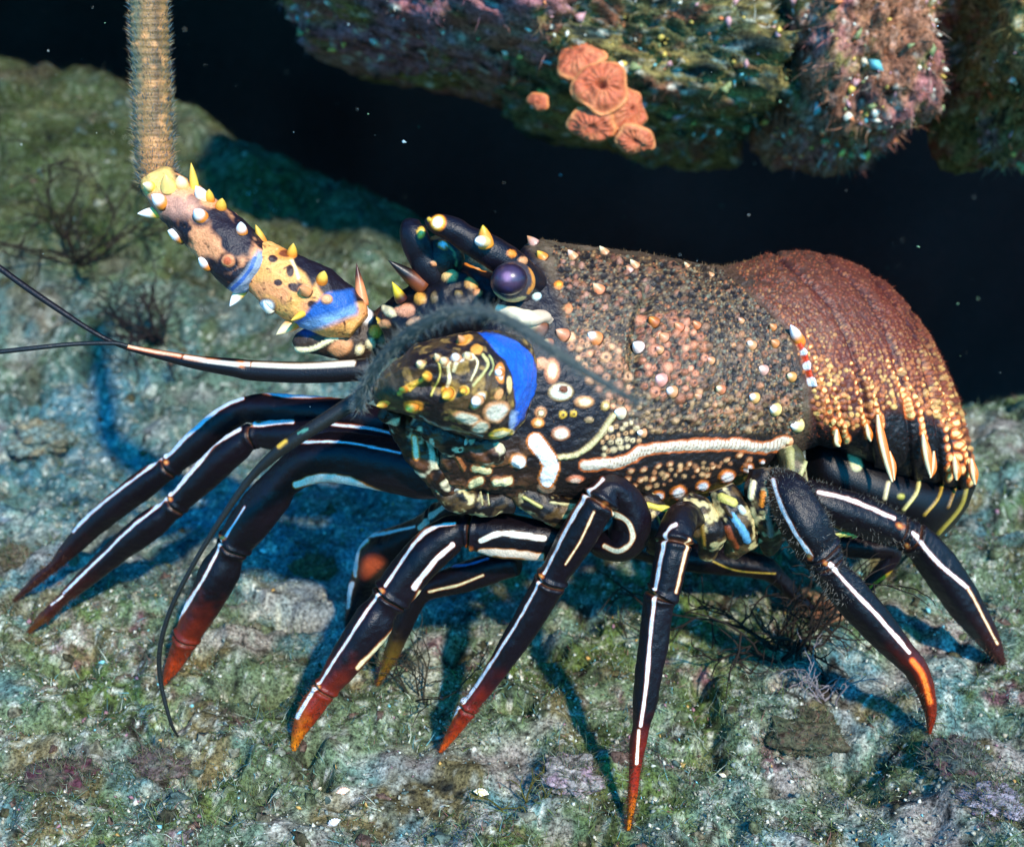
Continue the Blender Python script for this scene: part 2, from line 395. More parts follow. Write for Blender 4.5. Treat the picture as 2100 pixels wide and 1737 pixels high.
ICO = {}
def ico(sub):
    if sub not in ICO:
        import bmesh
        bm = bmesh.new(); bmesh.ops.create_icosphere(bm, subdivisions=sub, radius=1)
        ICO[sub] = (np.array([v.co[:] for v in bm.verts]), np.array([[v.index for v in f.verts] for f in bm.faces])); bm.free()
    return ICO[sub]
g = ground_points(5200, seed=15); g = g[(fbm(g, .05, 77, 3) + .2 * rng.random(len(g))) > .56]
rb = lumps('coral_rubble', g - np.array([0, 0, .001]), .0019, [sr(84, 92, 66), sr(104, 100, 80), sr(72, 90, 84), sr(92, 74, 64), sr(66, 64, 46), sr(124, 126, 108)], 16)
tag(rb, kind='stuff', label='small mossy coral rubble lying over the seabed', cat='rubble')
def rock(name, u, v, d, ru, rv, rd, pal, seed, sub=6, rough=.22, parent=None, tilt=0, turfn=4000, fz=.05):
    V, Fc = ico(sub); c = P(u, v, d)
    n1 = fbm(V + seed, .9, seed, 3) - .5; n2 = fbm(V + seed, .35, seed + 3, 3) - .5; n3 = fbm(V + seed, .1, seed + 5, 3) - .5
    n4 = vnoise(V + seed, .035, seed + 6) - .5
    R = 1 + rough * 2.2 * n1 + rough * 2.0 * n2 + rough * 1.1 * n3 + rough * .4 * n4
    R = R * .90 / (np.abs(V) ** 4).sum(1) ** .25
    q = V * R[:, None]
    ct, st = math.cos(math.radians(tilt)), math.sin(math.radians(tilt))
    a = q[:, 0] * px(ru, d); b = q[:, 2] * px(rv, d); e = q[:, 1] * rd
    a, b = a * ct - b * st, a * st + b * ct
    W = c + a[:, None] * XA + b[:, None] * UPA + e[:, None] * FWA
    m1 = fbm(V + seed, .5, seed + 11, 4, .6); m2 = fbm(V + seed, .22, seed + 13, 4, .6); m3 = vnoise(V + seed, .04, seed + 15); m4 = vnoise(V + seed, .022, seed + 17)
    C = np.tile(pal[0], (len(V), 1))
    def mx(m, col):
        nonlocal C; C = C + np.clip(m, 0, 1)[:, None] * (np.asarray(col) - C)
    mx((m1 - .5) * 9, pal[1]); mx((m2 - .56) * 10, pal[2]); mx((.42 - m2) * 10, pal[3])
    mx((m3 - .72) * 5, pal[4]); mx((.38 - m3) * 4, sr(22, 24, 20)); mx((m4 - .78) * 7 * (m1 > .45), sr(226, 220, 196))
    C = C * .72
    o = mesh_obj(name, W, Fc, M_ROCK, parent, C)
    if turfn:
        N = V / np.array([px(ru, d), rd, px(rv, d)]); N /= np.linalg.norm(N, axis=1)[:, None]
        Nw = N[:, :1] * XA + N[:, 2:3] * UPA + N[:, 1:2] * FWA
        i = rng.choice(np.nonzero(V[:, 1] < .35)[0], turfn)
        D = Nw[i] + rng.normal(size=(turfn, 3)) * .5 - np.array([0, 0, .35])
        h = hairs('algae_fringe', W[i], D, .002 + .009 * rng.random(turfn) ** 3, .0003, C[i] * (.6 + .9 * rng.random((turfn, 1))), M_TURF, o, curl=.9)
        tag(h, kind='stuff')
        i = rng.choice(np.nonzero((V[:, 1] < .2) & (m1 > .42))[0], 420)
        cr = chips('crust', W[i] + Nw[rng.integers(0, len(Nw), 420)] * 0 - FWA * .002, .003, [sr(230, 225, 200), sr(222, 190, 90), sr(110, 190, 190), sr(200, 150, 150), sr(216, 130, 80), sr(130, 140, 90)], [.2, .12, .06, .22, .12, .28], seed)
        cr.parent = o; tag(cr, kind='stuff')
    return o
OLIVE = sr(140, 124, 70); OLV2 = sr(104, 104, 66); PURP = sr(160, 104, 108); BRW = sr(140, 92, 68); TEALG = sr(110, 140, 136); MAUVE = sr(184, 140, 150)
r1 = rock('reef_rock', 875, -18, .96, 350, 145, .15, [sr(156, 112, 90), PURP, OLIVE, sr(150, 92, 78), MAUVE], 101, tilt=-17, rough=.2, turfn=7000)
tag(r1, 'mauve and brown encrusted ledge hanging above the lobster, left of the orange corals', 'rock')
r2 = rock('reef_rock', 1320, 148, .98, 290, 128, .15, [OLV2, OLIVE, BRW, sr(40, 50, 42), TEALG], 137, tilt=-12, rough=.2, turfn=7000)
tag(r2, 'dark olive weedy ledge carrying the orange cup corals', 'rock')
r5 = rock('reef_rock', 1520, 60, 1.12, 330, 190, .12, [OLV2, TEALG, OLIVE, sr(60, 74, 80), BRW], 211, tilt=0, rough=.2, turfn=4000)
tag(r5, 'shaded blue green rock set back in the gap behind the orange coral ledge', 'rock')
r3 = rock('reef_rock', 1725, 122, .93, 160, 215, .13, [sr(166, 116, 86), sr(180, 116, 110), OLIVE, BRW, sr(214, 176, 156)], 163, tilt=0, rough=.17, turfn=7000)
tag(r3, 'lumpy pinkish brown rock hanging down between two dark gaps', 'rock')
r4 = rock('reef_rock', 2110, 90, .92, 150, 245, .13, [OLIVE, sr(130, 116, 112), sr(170, 100, 76), OLV2, sr(210, 190, 140)], 191, tilt=6, rough=.2, turfn=6000)
tag(r4, 'olive and grey encrusted rock at the far upper right', 'rock')

# cup corals on the ledge
def cup_coral(u, v, d, r, lean, openc, label, seed, asp=1.0, rot=0.0):
    """fleshy disc with a puckered mouth; the rim curls down onto a short stalk"""
    ns, nt_ = 46, 96; t = np.linspace(0, 1, ns); th = np.linspace(0, 2 * math.pi, nt_, endpoint=False)
    prof_r = np.where(t < .62, t / .62, 1 - (t - .62) / .38 * .55)
    prof_h = np.where(t < .62, .34 + .30 * np.cos(t / .62 * math.pi / 2) - .42 * np.exp(-(t / .62 / .16) ** 2) * openc, .30 - (t - .62) / .38 * 1.1)
    prof_h = prof_h - .12 * smooth((t - .45) / .2)
    rn = 1 + .06 * np.sin(th * 3 + seed) + .05 * np.sin(th * 5 + seed * 2)
    fold = .03 * np.sin(th * 17 + seed)
    R = px(r, d)
    nrm = -FWA + lean[0] * XA + lean[1] * UPA; nrm /= np.linalg.norm(nrm)
    a = np.cross(UPA, nrm); a /= np.linalg.norm(a); b = np.cross(nrm, a)
    ca, sa = math.cos(rot), math.sin(rot)
    x = (prof_r[:, None] * rn[None] * np.cos(th)); y = prof_r[:, None] * rn[None] * np.sin(th) * asp
    hh = prof_h[:, None] + fold[None] * np.sin(np.clip(t / .62, 0, 1) * math.pi)[:, None]
    xx, yy = x * ca - y * sa, x * sa + y * ca
    V = P(u, v, d) + R * (xx[..., None] * a + yy[..., None] * b + hh[..., None] * nrm)
    V = V + (fbm(V, .010, seed, 3)[..., None] - .5) * nrm * R * .5 + (fbm(V, .004, seed + 3, 3)[..., None] - .5) * nrm * R * .12
    S = Surf(V, ns, nt_, sr(190, 98, 62)); S.mix(np.clip((fbm(S.V, .006, seed, 3) - .5) * 5, 0, 1) * .6, sr(212, 132, 84))
    k = np.repeat(t / .62, nt_); T2 = np.tile(th, ns)
    rays = np.clip(np.sin(T2 * 17 + seed) * .5 + .5, 0, 1) ** 2
    S.mix(np.clip(rays * .4 * (k < .95), 0, 1), sr(160, 76, 50))
    S.mix(np.exp(-(k / .13) ** 2) * openc, sr(96, 38, 30)); S.mix(np.clip(np.exp(-((k - .95) / .07) ** 2) * .6, 0, 1), sr(240, 160, 92))
    o = S.build('cup_coral', M_CORAL, None)
    return tag(o, label, 'coral', 'orange cup corals on the ledge')
cup_coral(1192, 134, .85, 54, (-.35, .75), .3, 'topmost orange cup coral, partly behind the round open one', 2, .85, .5)
cup_coral(1232, 184, .83, 60, (0, .1), 1.0, 'largest round orange cup coral with a star of folds at its centre', 5, .95)
cup_coral(1282, 228, .838, 44, (.55, -.1), .5, 'orange cup coral to the right below the largest round one', 8, 1.1)
cup_coral(1216, 250, .838, 52, (-.2, -.75), .5, 'drooping orange cup coral directly under the largest round one', 11, .75, -.1)
cup_coral(1300, 283, .835, 44, (.2, -.7), .6, 'lowest orange cup coral at the bottom edge of the ledge', 14, .75, -.2)
cup_coral(1106, 208, .865, 26, (-.5, -.5), .3, 'small pale orange cup coral apart on the left of the cluster', 17, .7, -.4)

# ------------------------------------------------------------------ THE LOBSTER
LB = empty('spiny_lobster', P(1400, 1050, .66) * np.array([1, 1, 0]))
tag(LB, 'large spiny lobster with black white-striped legs, blue joint patches and orange spots', 'lobster')

body = loft([
    (960, 690, 880, 900, .590, .022, .9),
    (1000, 640, 905, 985, .600, .040, .9),
    (1050, 545, 960, 1012, .612, .052, .9),
    (1095, 497, 1060, 1030, .622, .058, .9),
    (1190, 508, 1200, 1040, .634, .063, .9),
    (1320, 522, 1340, 1040, .645, .064, .9),
    (1430, 543, 1475, 1008, .655, .062, .9),
    (1478, 546, 1590, 955, .662, .060, .9),
    (1530, 536, 1672, 915, .668, .059, .9),
    (1604, 517, 1745, 930, .676, .060, .9),
    (1700, 524, 1820, 965, .684, .060, .9),
    (1795, 565, 1890, 985, .692, .058, .9),
    (1872, 640, 1940, 995, .698, .054, .9),
    (1935, 755, 1975, 998, .703, .046, .9),
    (1972, 865, 1990, 998, .706, .034, .9),
    (1992, 940, 1998, 1000, .708, .018, .9)], 620, 560, BRN)
B = body; U, W = B.U, B.W
def segx(pts, v):  # u of a curve at v
    p = np.array(pts, float); return np.interp(v, p[:, 1], p[:, 0])
# broad colour zones
n1 = fbm(B.V, .02, 5, 4, .6); n2 = fbm(B.V, .006, 6, 3, .6); n3 = vnoise(B.V, .0016, 8)
cx_edge = segx([(1478, 545), (1560, 620), (1615, 670), (1645, 740), (1662, 800), (1665, 900), (1640, 960)], W)
ab = np.clip((U - cx_edge) / (14 + 60 * smooth((680 - W) / 120)) + .5, 0, 1)
B.mix(np.clip((n1 - .45) * 4, 0, 1) * .6, sr(96, 84, 62)); B.mix(np.clip((.5 - n1) * 5, 0, 1) * .7, sr(60, 46, 36))
B.mix(np.clip((n2 - .55) * 5, 0, 1) * .5, sr(128, 104, 82)); B.mix(np.clip((.42 - n2) * 6, 0, 1) * .5, sr(30, 28, 28))
redz = sr(92, 34, 20); B.mix(ab * np.clip(.55 + (n1 - .5) * 1.5 + (U - 1640) / 500, 0, 1), redz)
B.mix(ab * np.clip((n2 - .5) * 4, 0, 1) * .4, sr(112, 60, 38)); B.mix(ab * smooth((W - 740) / 160) * .75, sr(44, 22, 18))
B.mix(ab * smooth((W - 840) / 90) * smooth((1760 - U) / 60), BLACK)
# dark face, cheek and lower flank
B.poly([(940, 500), (1070, 490), (1120, 560), (1150, 640), (1190, 760), (1255, 840), (1245, 880), (1150, 960), (1120, 1060), (850, 1060), (850, 700)], BLACK, 8)
B.poly([(1230, 860), (1300, 880), (1600, 890), (1640, 930), (1560, 1060), (1100, 1080), (1150, 950)], sr(28, 21, 20), 10)
B.poly([(1270, 1035), (1400, 1022), (1560, 960), (1640, 960), (1600, 1080), (1270, 1080)], sr(96, 84, 30), 6)
B.poly([(880, 880), (1130, 900), (1140, 1060), (850, 1060)], sr(44, 28, 20), 10)
mk = np.clip((fbm(B.V, .008, 155, 3) - .5) * 6, 0, 1) * smooth((1110 - U) / 60) * smooth((W - 890) / 40); B.mix(mk * .8, sr(104, 66, 36)); B.H += mk * .0015
# cervical groove
gl = [(1330, 600), (1308, 680), (1300, 760), (1292, 830)]
def dip(S, pts, w_, h):
    p, _ = catmull(np.array(pts, float), 40); best = np.full(len(S.U), 1e9)
    for a, b in zip(p[:-1], p[1:]):
        ab_ = b - a; t = np.clip(((S.U - a[0]) * ab_[0] + (S.W - a[1]) * ab_[1]) / (ab_ @ ab_ + 1e-9), 0, 1)
        best = np.minimum(best, np.hypot(S.U - a[0] - t * ab_[0], S.W - a[1] - t * ab_[1]))
    S.H -= h * np.exp(-(best / w_) ** 2); return best
gd = dip(B, gl, 13, .0038); B.mix(np.exp(-(gd / 12) ** 2) * .55, sr(96, 92, 62))
SEG = [[(1482, 548), (1560, 618), (1618, 676), (1646, 740), (1668, 830), (1680, 915)],
       [(1590, 520), (1690, 610), (1745, 710), (1775, 830), (1790, 945)],
       [(1690, 525), (1790, 625), (1838, 735), (1862, 860), (1870, 975)],
       [(1790, 565), (1868, 670), (1905, 780), (1925, 900), (1928, 990)],
       [(1868, 640), (1920, 750), (1950, 860), (1965, 990)]]
for k, sg in enumerate(SEG):
    dd = dip(B, sg, 7, .0014 if k else .0008); B.mix(np.exp(-(dd / 6) ** 2) * (.75 if k else .3 * smooth((W - 600) / 90)), sr(50, 14, 10))
# each tail plate stands a little proud of the next
for k, sg in list(enumerate(SEG))[1:]:
    xs = segx(sg, W); t = (U - xs); B.H += .0026 * np.where((t > 0) & (t < 80), smooth(t / 6) * .7 * np.exp(-t / 26), 0) * ab * (.25 + .75 * smooth((W - 600) / 180))
B.H += (n2 - .5) * .0016 + (n3 - .5) * .0007
tedge = np.interp(U, [1650, 1720, 1780, 1830, 1900, 1960, 2000], [866, 878, 872, 832, 846, 890, 950]); B.mix(ab * smooth((W - tedge) / 24), sr(14, 10, 12))
# random small granules
def field(poly, n, rmin, rmax, cols, hk=.25, seed=1, grad=None, ringp=.5, asp=1.0, rot=0, fade=None):
    r = np.random.default_rng(seed); poly = np.array(poly, float); lo, hi = poly.min(0), poly.max(0); pts = []
    def inside(x, y):
        c = False; m_ = len(poly)
        for i in range(m_):
            a, b = poly[i], poly[(i + 1) % m_]
            if (a[1] > y) != (b[1] > y) and x < (b[0] - a[0]) * (y - a[1]) / (b[1] - a[1]) + a[0]: c = not c
        return c
    tries = 0; cell = {}
    while len(pts) < n and tries < n * 25:
        tries += 1; x, y = lo + (hi - lo) * r.random(2)
        if not inside(x, y): continue
        rr = rmin + (rmax - rmin) * r.random() ** 1.8
        if grad: rr *= grad(x, y)
        ci, cj = int(x // 24), int(y // 24); bad = False
        for a in (-1, 0, 1):
            for b in (-1, 0, 1):
                for (X, Y, R_) in cell.get((ci + a, cj + b), ()):
                    if (X - x) ** 2 + (Y - y) ** 2 < ((R_ + rr) * .95) ** 2: bad = True
        if bad: continue
        cell.setdefault((ci, cj), []).append((x, y, rr)); pts.append((x, y, rr))
    for (x, y, rr) in pts:
        c = np.array(cols[r.integers(len(cols))]) * (.75 + .5 * r.random())
        if fade:
            fk, fb = fade(x, y)
            if fk < 0: continue
            c = fb + fk * (c - fb)
        rings = [(1.0, c * .62), (.78, c)]
        if rr > 5 and r.random() < ringp: rings += [(.34, BLACK * 1.5)] if r.random() < .5 else [(.5, c * 1.35)]
        B.spot(x, y, rr * (.85 + .3 * r.random()), rr * asp, rot, rings, h=px(rr) * hk, soft=.2)
    return pts
CARA = [(1130, 505), (1330, 530), (1480, 552), (1560, 625), (1612, 680), (1640, 760), (1650, 890), (1310, 885), (1260, 830), (1180, 720), (1150, 610)]
field(CARA, 5200, 1.8, 3.8, [sr(156, 116, 72), sr(112, 82, 50), sr(128, 106, 74), sr(74, 56, 38), sr(160, 96, 56), sr(110, 108, 86), sr(32, 22, 17), sr(44, 32, 22), sr(66, 44, 28)], .6, 3, ringp=0)
field(CARA, 120, 4, 8, [sr(140, 92, 64), sr(120, 82, 58), sr(100, 74, 54)], .6, 13, ringp=.3)
field(CARA, 500, 3, 7, [sr(24, 18, 16), sr(34, 26, 20)], -.3, 43, ringp=0)
field([(1160, 690), (1260, 700), (1300, 770), (1290, 850), (1250, 830), (1200, 770)], 70, 6, 12, [sr(190, 128, 88), sr(160, 108, 78), sr(206, 150, 106)], .35, 4, ringp=.9)
field([(1318, 640), (1420, 640), (1450, 720), (1420, 820), (1310, 810)], 60, 6, 13, [sr(176, 108, 74), sr(196, 124, 90), sr(140, 84, 56)], .5, 5, ringp=.9)
field([(1420, 660), (1630, 700), (1640, 860), (1420, 860)], 40, 5, 10, [sr(160, 106, 72), sr(130, 92, 66), sr(176, 120, 80)], .5, 6, ringp=.7)
field([(1300, 800), (1630, 820), (1640, 880), (1320, 885)], 60, 4, 7.5, [sr(160, 124, 84), sr(134, 106, 74)], .5, 16, ringp=.3)
field([(1130, 505), (1330, 535), (1330, 640), (1180, 640)], 26, 4, 8, [sr(160, 112, 88), sr(140, 90, 66)], .5, 26, ringp=.3)
def tgrad(x, y): return .55 + .9 * float(smooth((y - 620) / 280))
TAIL = [(1490, 530), (1600, 505), (1700, 515), (1810, 560), (1890, 640), (1950, 750), (1990, 870), (2005, 990), (1900, 985), (1800, 940), (1690, 910), (1660, 800), (1620, 670)]
def tfade(x, y):
    e = float(np.interp(x, [1650, 1720, 1780, 1830, 1900, 1960, 2000], [866, 878, 872, 832, 846, 890, 950]))
    dl = (x - float(segx(SEG[0], y))) # beads are clear low down and near the front edge, worn to plain brown along the back
    k = float(smooth((y - 600 - .25 * (x - 1600)) / 200)) * .85 + .08 + .3 * math.exp(-max(dl, 0) / 60)
    return (-1 if y > e + 8 else min(k, 1)), sr(120, 58, 36)
for k, sg in enumerate(SEG):
    for j, off in enumerate((9, 20, 31, 43, 56, 69) if k < 3 else (8, 18, 28)):
        v_ = 590 + 14 * k; side = 0
        while v_ < 985:
            x = float(segx(sg, v_)) + off * (1 + .0006 * (v_ - 700)) + rng.normal() * .8
            rr = (2.0 + 3.6 * float(smooth((v_ - 640) / 260))) * (.85 + .3 * rng.random())
            e = float(np.interp(x, [1650, 1720, 1780, 1830, 1900, 1960, 2000], [866, 878, 872, 832, 846, 890, 950]))
            if v_ < e:
                kk = min(1, .12 + .95 * float(smooth((v_ - 620) / 240))); c = sr(104, 44, 28) + kk * (np.array([sr(206, 128, 66), sr(180, 96, 48), sr(226, 170, 92)][rng.integers(3)]) - sr(104, 44, 28))
                B.spot(x, v_, rr, rr * 1.15, 0, [(1, c * .6), (.72, c)], h=px(rr) * .5, soft=.2)
            v_ += rr * 2.9
field(TAIL, 1300, 3.2, 6.6, [sr(206, 130, 70), sr(176, 100, 54), sr(226, 172, 96), sr(140, 70, 40), sr(120, 58, 34)], .45, 7, grad=tgrad, ringp=0, fade=tfade)
# rows of larger orange and white beads running down each tail plate
for k, (a, b_, c_) in enumerate([((1655, 690), (1690, 800), (1718, 905)), ((1745, 745), (1765, 840), (1783, 893)), ((1770, 760), (1798, 840), (1806, 870)),
                              ((1835, 740), (1880, 830), (1893, 900)), ((1890, 790), (1935, 880), (1945, 975)), ((1945, 860), (1972, 920), (1988, 985)), ((1700, 760), (1722, 850), (1735, 900)),
                              ((1820, 740), (1850, 800), (1868, 850)), ((1920, 800), (1950, 850), (1968, 960))]):
    p, _ = catmull(np.array([a, b_, c_], float), 11)
    for i, (x, y) in enumerate(p):
        rr = 3.2 + 5.0 * (i / 10) ** 1.2
        B.spot(x + rng.normal() * 1.5, y, rr, rr * 1.35, 12, [(1, sr(206, 92, 20)), (.62, sr(250, 210, 130))], h=px(rr) * .45, soft=.2)
# cream stripe and marks low on the flank
B.line([(1200, 954), (1277, 946), (1329, 921), (1441, 912), (1516, 912), (1573, 918), (1610, 905)], 19, sr(216, 196, 168), edge=sr(190, 96, 44), ew=4, h=.0009, wob=.3)
for i in range(46):
    t = i / 45; x = 1250 + 350 * t; y = np.interp(x, [1250, 1277, 1329, 1441, 1516, 1573, 1610], [949, 946, 921, 912, 912, 918, 905])
    B.line([(x - 3, y + 9), (x + 3, y - 9)], 1.6, sr(150, 112, 84))
B.line([(1147, 938), (1184, 931), (1225, 899), (1258, 852)], 10, sr(200, 182, 128), edge=sr(120, 90, 40), ew=2, h=.0015)
for x, y, rr in [(1350, 1017, 12), (1391, 1010, 16), (1441, 996, 13), (1491, 977, 16), (1533, 959, 12), (1562, 946, 6), (1315, 1022, 8)]:
    B.spot(x, y, rr * 1.1, rr * .9, -15, [(1, sr(210, 110, 34)), (.68, WHITE)], h=.001, soft=.14)
for x, y in [(485, 1080), (540, 1075), (605, 1060), (700, 1075), (775, 1075), (640, 1100), (845, 1062), (470, 1115), (530, 1118), (580, 1115), (740, 1050), (905, 1030), (820, 1100), (960, 1010), (655, 1050), (500, 1145), (560, 1150), (1000, 1030)]:
    B.spot(1066.4 + x * .46875, 459.4 + y * .46875, 7 + 2 * rng.random(), 5.5, -30, [(1, sr(150, 84, 40)), (.6, sr(222, 170, 120))], h=.0006, soft=.2)
field([(1230, 880), (1300, 860), (1320, 900), (1240, 940)], 26, 5, 8.5, [sr(200, 150, 100), sr(220, 190, 140)], .35, 33, ringp=.6)
field([(1300, 960), (1560, 935), (1540, 950), (1320, 1005)], 26, 4, 6, [sr(200, 150, 100), sr(170, 110, 70)], .35, 34, ringp=.2)
# cheek spots
for u, v, rx, ry, rings in [
    (1150, 804, 25, 18, [(1, sr(190, 150, 90)), (.86, sr(214, 214, 190))]), (1154, 798, 10, 8, [(1, sr(110, 60, 34))]), (1198, 824, 20, 12, [(1, sr(200, 140, 90)), (.6, CREAM)]),
    (1109, 846, 12, 12, [(1, TAN), (.7, sr(90, 60, 34)), (.45, CREAM)]), (1154, 850, 8, 8, [(1, YEL), (.4, BRN)]), (1176, 848, 7, 7, [(1, YEL), (.4, BRN)]),
    (1103, 867, 13, 11, [(1, sr(220, 130, 50)), (.55, CREAM)]), (1150, 889, 19, 14, [(1, sr(190, 120, 80)), (.72, sr(235, 220, 190))]), (1208, 861, 9, 6, [(1, sr(160, 130, 90))]),
    (1241, 832, 9, 10, [(1, sr(190, 150, 80)), (.5, CREAM)]), (1180, 983, 18, 9, [(1, sr(200, 110, 70)), (.6, sr(220, 180, 150))]), (1062, 944, 19, 16, [(1, sr(200, 120, 50)), (.75, WHITE)]),
    (1120, 1000, 18, 12, [(1, sr(160, 120, 90))]), (1132, 760, 16, 26, [(1, sr(200, 130, 90)), (.6, CREAM)]), (1110, 745, 14, 12, [(1, sr(214, 150, 110))]),
    (1101, 607, 9, 8, [(1, sr(200, 220, 210))]), (1145, 585, 9, 9, [(1, ORANGE), (.5, YEL)]), (1166, 633, 8, 10, [(1, sr(210, 130, 80))])]:
    B.spot(u, v, rx, ry, 0, rings, h=.0012)
B.line([(1098, 905), (1120, 935), (1130, 955), (1122, 980)], 30, WHITE, edge=sr(200, 110, 40), ew=4, h=.0007)
B.spot(1092, 945, 15, 14, 0, [(1, sr(30, 20, 18))])
# mouth parts marks
for pts, w_, c in [([(851, 905), (850, 935)], 13, sr(240, 220, 180)), ([(880, 905), (884, 960)], 12, sr(200, 196, 160)), ([(905, 893), (950, 905)], 16, sr(176, 170, 150)),
                 ([(975, 960), (1000, 965)], 16, sr(220, 200, 140)), ([(1015, 985), (1045, 985)], 13, sr(220, 205, 150)), ([(968, 992), (985, 985)], 15, sr(210, 196, 140)), ([(1000, 950), (1012, 945)], 12, sr(176, 120, 70)),
                 ([(870, 985), (890, 965)], 9, CREAM), ([(930, 925), (950, 960)], 7, sr(150, 90, 50))]:
    B.line(pts, w_, c, edge=sr(150, 84, 40), ew=3, h=.0012)
B.line([(1632, 690), (1648, 722), (1656, 752), (1668, 790)], 7, sr(220, 60, 16), edge=sr(140, 60, 20), h=.0015)
for u, v, rr in [(1648, 722, 6), (1655, 750, 7), (1664, 783, 8)]: B.spot(u, v, rr, rr * 1.2, 0, [(1, WHITE)], h=.001)
body.build('body', M_SHELL, LB)

def cone(name, base, tip, r, cb, ct, parent=LB, mat=M_SPINE, nt_=14, ns=12, rim=None, curve=None, bulge=0.0, mid=.5):
    base = np.asarray(base); tip = np.asarray(tip); ax = tip - base; L = np.linalg.norm(ax); ax = ax / L
    a = np.cross(ax, [0.3, .5, .81]); a /= np.linalg.norm(a); b = np.cross(ax, a)
    t = np.linspace(-.12, 1, ns); prof = np.where(t < 0, 1.0, (1 - np.clip(t, 0, 1) ** (1 + bulge)) ** .9) ; prof = np.maximum(prof, .02)
    off = np.zeros((ns, 3)) if curve is None else np.outer(t * t - t, np.asarray(curve))
    th = np.linspace(0, 2 * math.pi, nt_, endpoint=False)
    V = base + t[:, None, None] * L * ax + off[:, None] + (prof * r)[:, None, None] * (np.cos(th)[:, None] * a + np.sin(th)[:, None] * b)[None]
    S = Surf(V, ns, nt_, cb); k = np.repeat(t, nt_)
    S.mix(smooth((k - mid + .2) / .4), ct)
    if rim is not None: S.mix(np.clip((.08 - k) / .12, 0, 1), rim)
    return S.build(name, mat, parent)
def tubercle(S, u, v, r, h, cb=ORANGE, ct=WHITE, name='spine', lean=(-1.5, .5), bulge=.5, mid=.62, parent=LB, rim=sr(60, 30, 16)):
    p, n = S.at(u, v); rr = px(r, .6)
    d = n + lean[0] * XA + lean[1] * UPA; d /= np.linalg.norm(d)
    return cone(name, p - n * rr * .25, p + d * px(h, .6), rr, cb, ct, parent, rim=rim, bulge=bulge, mid=mid)
for u, v, r, h, cb, ct in [
    (1115, 528, 13, 20, ORANGE, YEL), (1097, 500, 12, 22, PINK, TAN), (1176, 530, 12, 20, TAN, sr(240, 200, 170)), (1241, 520, 11, 20, TAN, CREAM), (1306, 546, 11, 20, TAN, CREAM),
    (1231, 595, 14, 22, sr(226, 128, 80), sr(245, 180, 130)), (1097, 560, 12, 16, TAN, CREAM), (1294, 556, 9, 14, PINK, TAN), (1410, 548, 7, 12, TAN, CREAM), (1460, 565, 8, 10, TAN, TAN),
    (1107, 676, 22, 34, sr(120, 70, 40), CREAM), (1158, 688, 15, 24, sr(200, 120, 80), sr(224, 160, 120)), (1223, 696, 17, 26, sr(220, 130, 70), WHITE), (1127, 706, 13, 18, sr(170, 110, 80), CREAM),
    (1314, 712, 14, 20, sr(236, 200, 180), WHITE), (1357, 780, 16, 18, sr(214, 140, 120), sr(240, 190, 180)), (1380, 804, 14, 20, TAN, WHITE), (1479, 799, 12, 18, sr(190, 110, 70), CREAM),
    (1432, 813, 10, 12, sr(170, 120, 90), TAN), (1544, 708, 12, 18, TAN, sr(240, 225, 200)), (1568, 759, 13, 18, PINK, sr(240, 210, 190)), (1394, 673, 12, 18, sr(200, 110, 70), TAN),
    (1430, 670, 10, 16, sr(200, 110, 60), TAN), (1343, 663, 13, 20, sr(170, 90, 40), ORANGE), (1362, 694, 13, 16, sr(200, 130, 90), TAN), (1589, 705, 11, 16, sr(200, 120, 60), TAN),
    (1624, 773, 12, 18, sr(206, 140, 70), CREAM), (1587, 673, 9, 14, sr(200, 120, 60), TAN), (1549, 816, 13, 20, sr(220, 160, 90), WHITE), (1591, 841, 15, 22, sr(230, 190, 110), WHITE),
    (1638, 872, 17, 26, sr(230, 200, 120), WHITE), (1620, 905, 12, 14, TAN, CREAM), (1320, 890, 11, 18, TAN, WHITE), (1275, 848, 14, 20, sr(220, 190, 150), WHITE), (1200, 760, 9, 12, TAN, TAN), (1350, 720, 10, 14, TAN, PINK),
    (1460, 740, 10, 14, TAN, PINK), (1520, 660, 8, 12, TAN, PINK)]:
    tubercle(B, u, v, r, h, cb, ct)
for mp in ([(786, 848, 10, .56), (826, 872, 26, .572), (862, 915, 40, .582), (895, 965, 38, .588), (925, 1010, 20, .592)], [(850, 860, 14, .56), (900, 890, 30, .566), (960, 912, 34, .572), (1020, 925, 26, .576), (1050, 930, 10, .58)]):
    S = tube(mp, sr(30, 20, 16), step=1.7, nt_=90); S.mix(np.clip((fbm(S.V, .007, 322, 3) - .5) * 7, 0, 1) * .8, sr(96, 58, 32)); S.mix(np.clip((fbm(S.V, .006, 333, 3) - .58) * 9, 0, 1), sr(206, 190, 150))
    S.line([(851, 900), (853, 938)], 10, sr(240, 220, 180), edge=ORANGE); S.line([(884, 905), (888, 955)], 10, sr(190, 184, 150)); S.H += (fbm(S.V, .008, 22, 3) - .5) * .006; S.build('mouthpart', M_LEG, LB)
# the long white orange-edged spine on the rear edge of the carapace
p0, n0 = B.at(1618, 676); p1, n1_ = B.at(1645, 700)
cone('spine', p1 - n1_ * .002, p0 + n0 * .006 - XA * .002, px(13), ORANGE, WHITE, rim=sr(190, 70, 20), bulge=1.4)
# cream orbital ridge
S = tube([(1022, 634, 6, .563), (1050, 642, 13, .56), (1085, 655, 15, .562), (1115, 650, 13, .566), (1135, 660, 5, .572)], sr(236, 216, 176), step=2)
S.H += (vnoise(S.V, .004, 3) - .5) * .003; S.mix(smooth((S.U - 1080) / 30) * .6, sr(170, 130, 110)); S.build('brow_ridge', M_SPINE, LB)

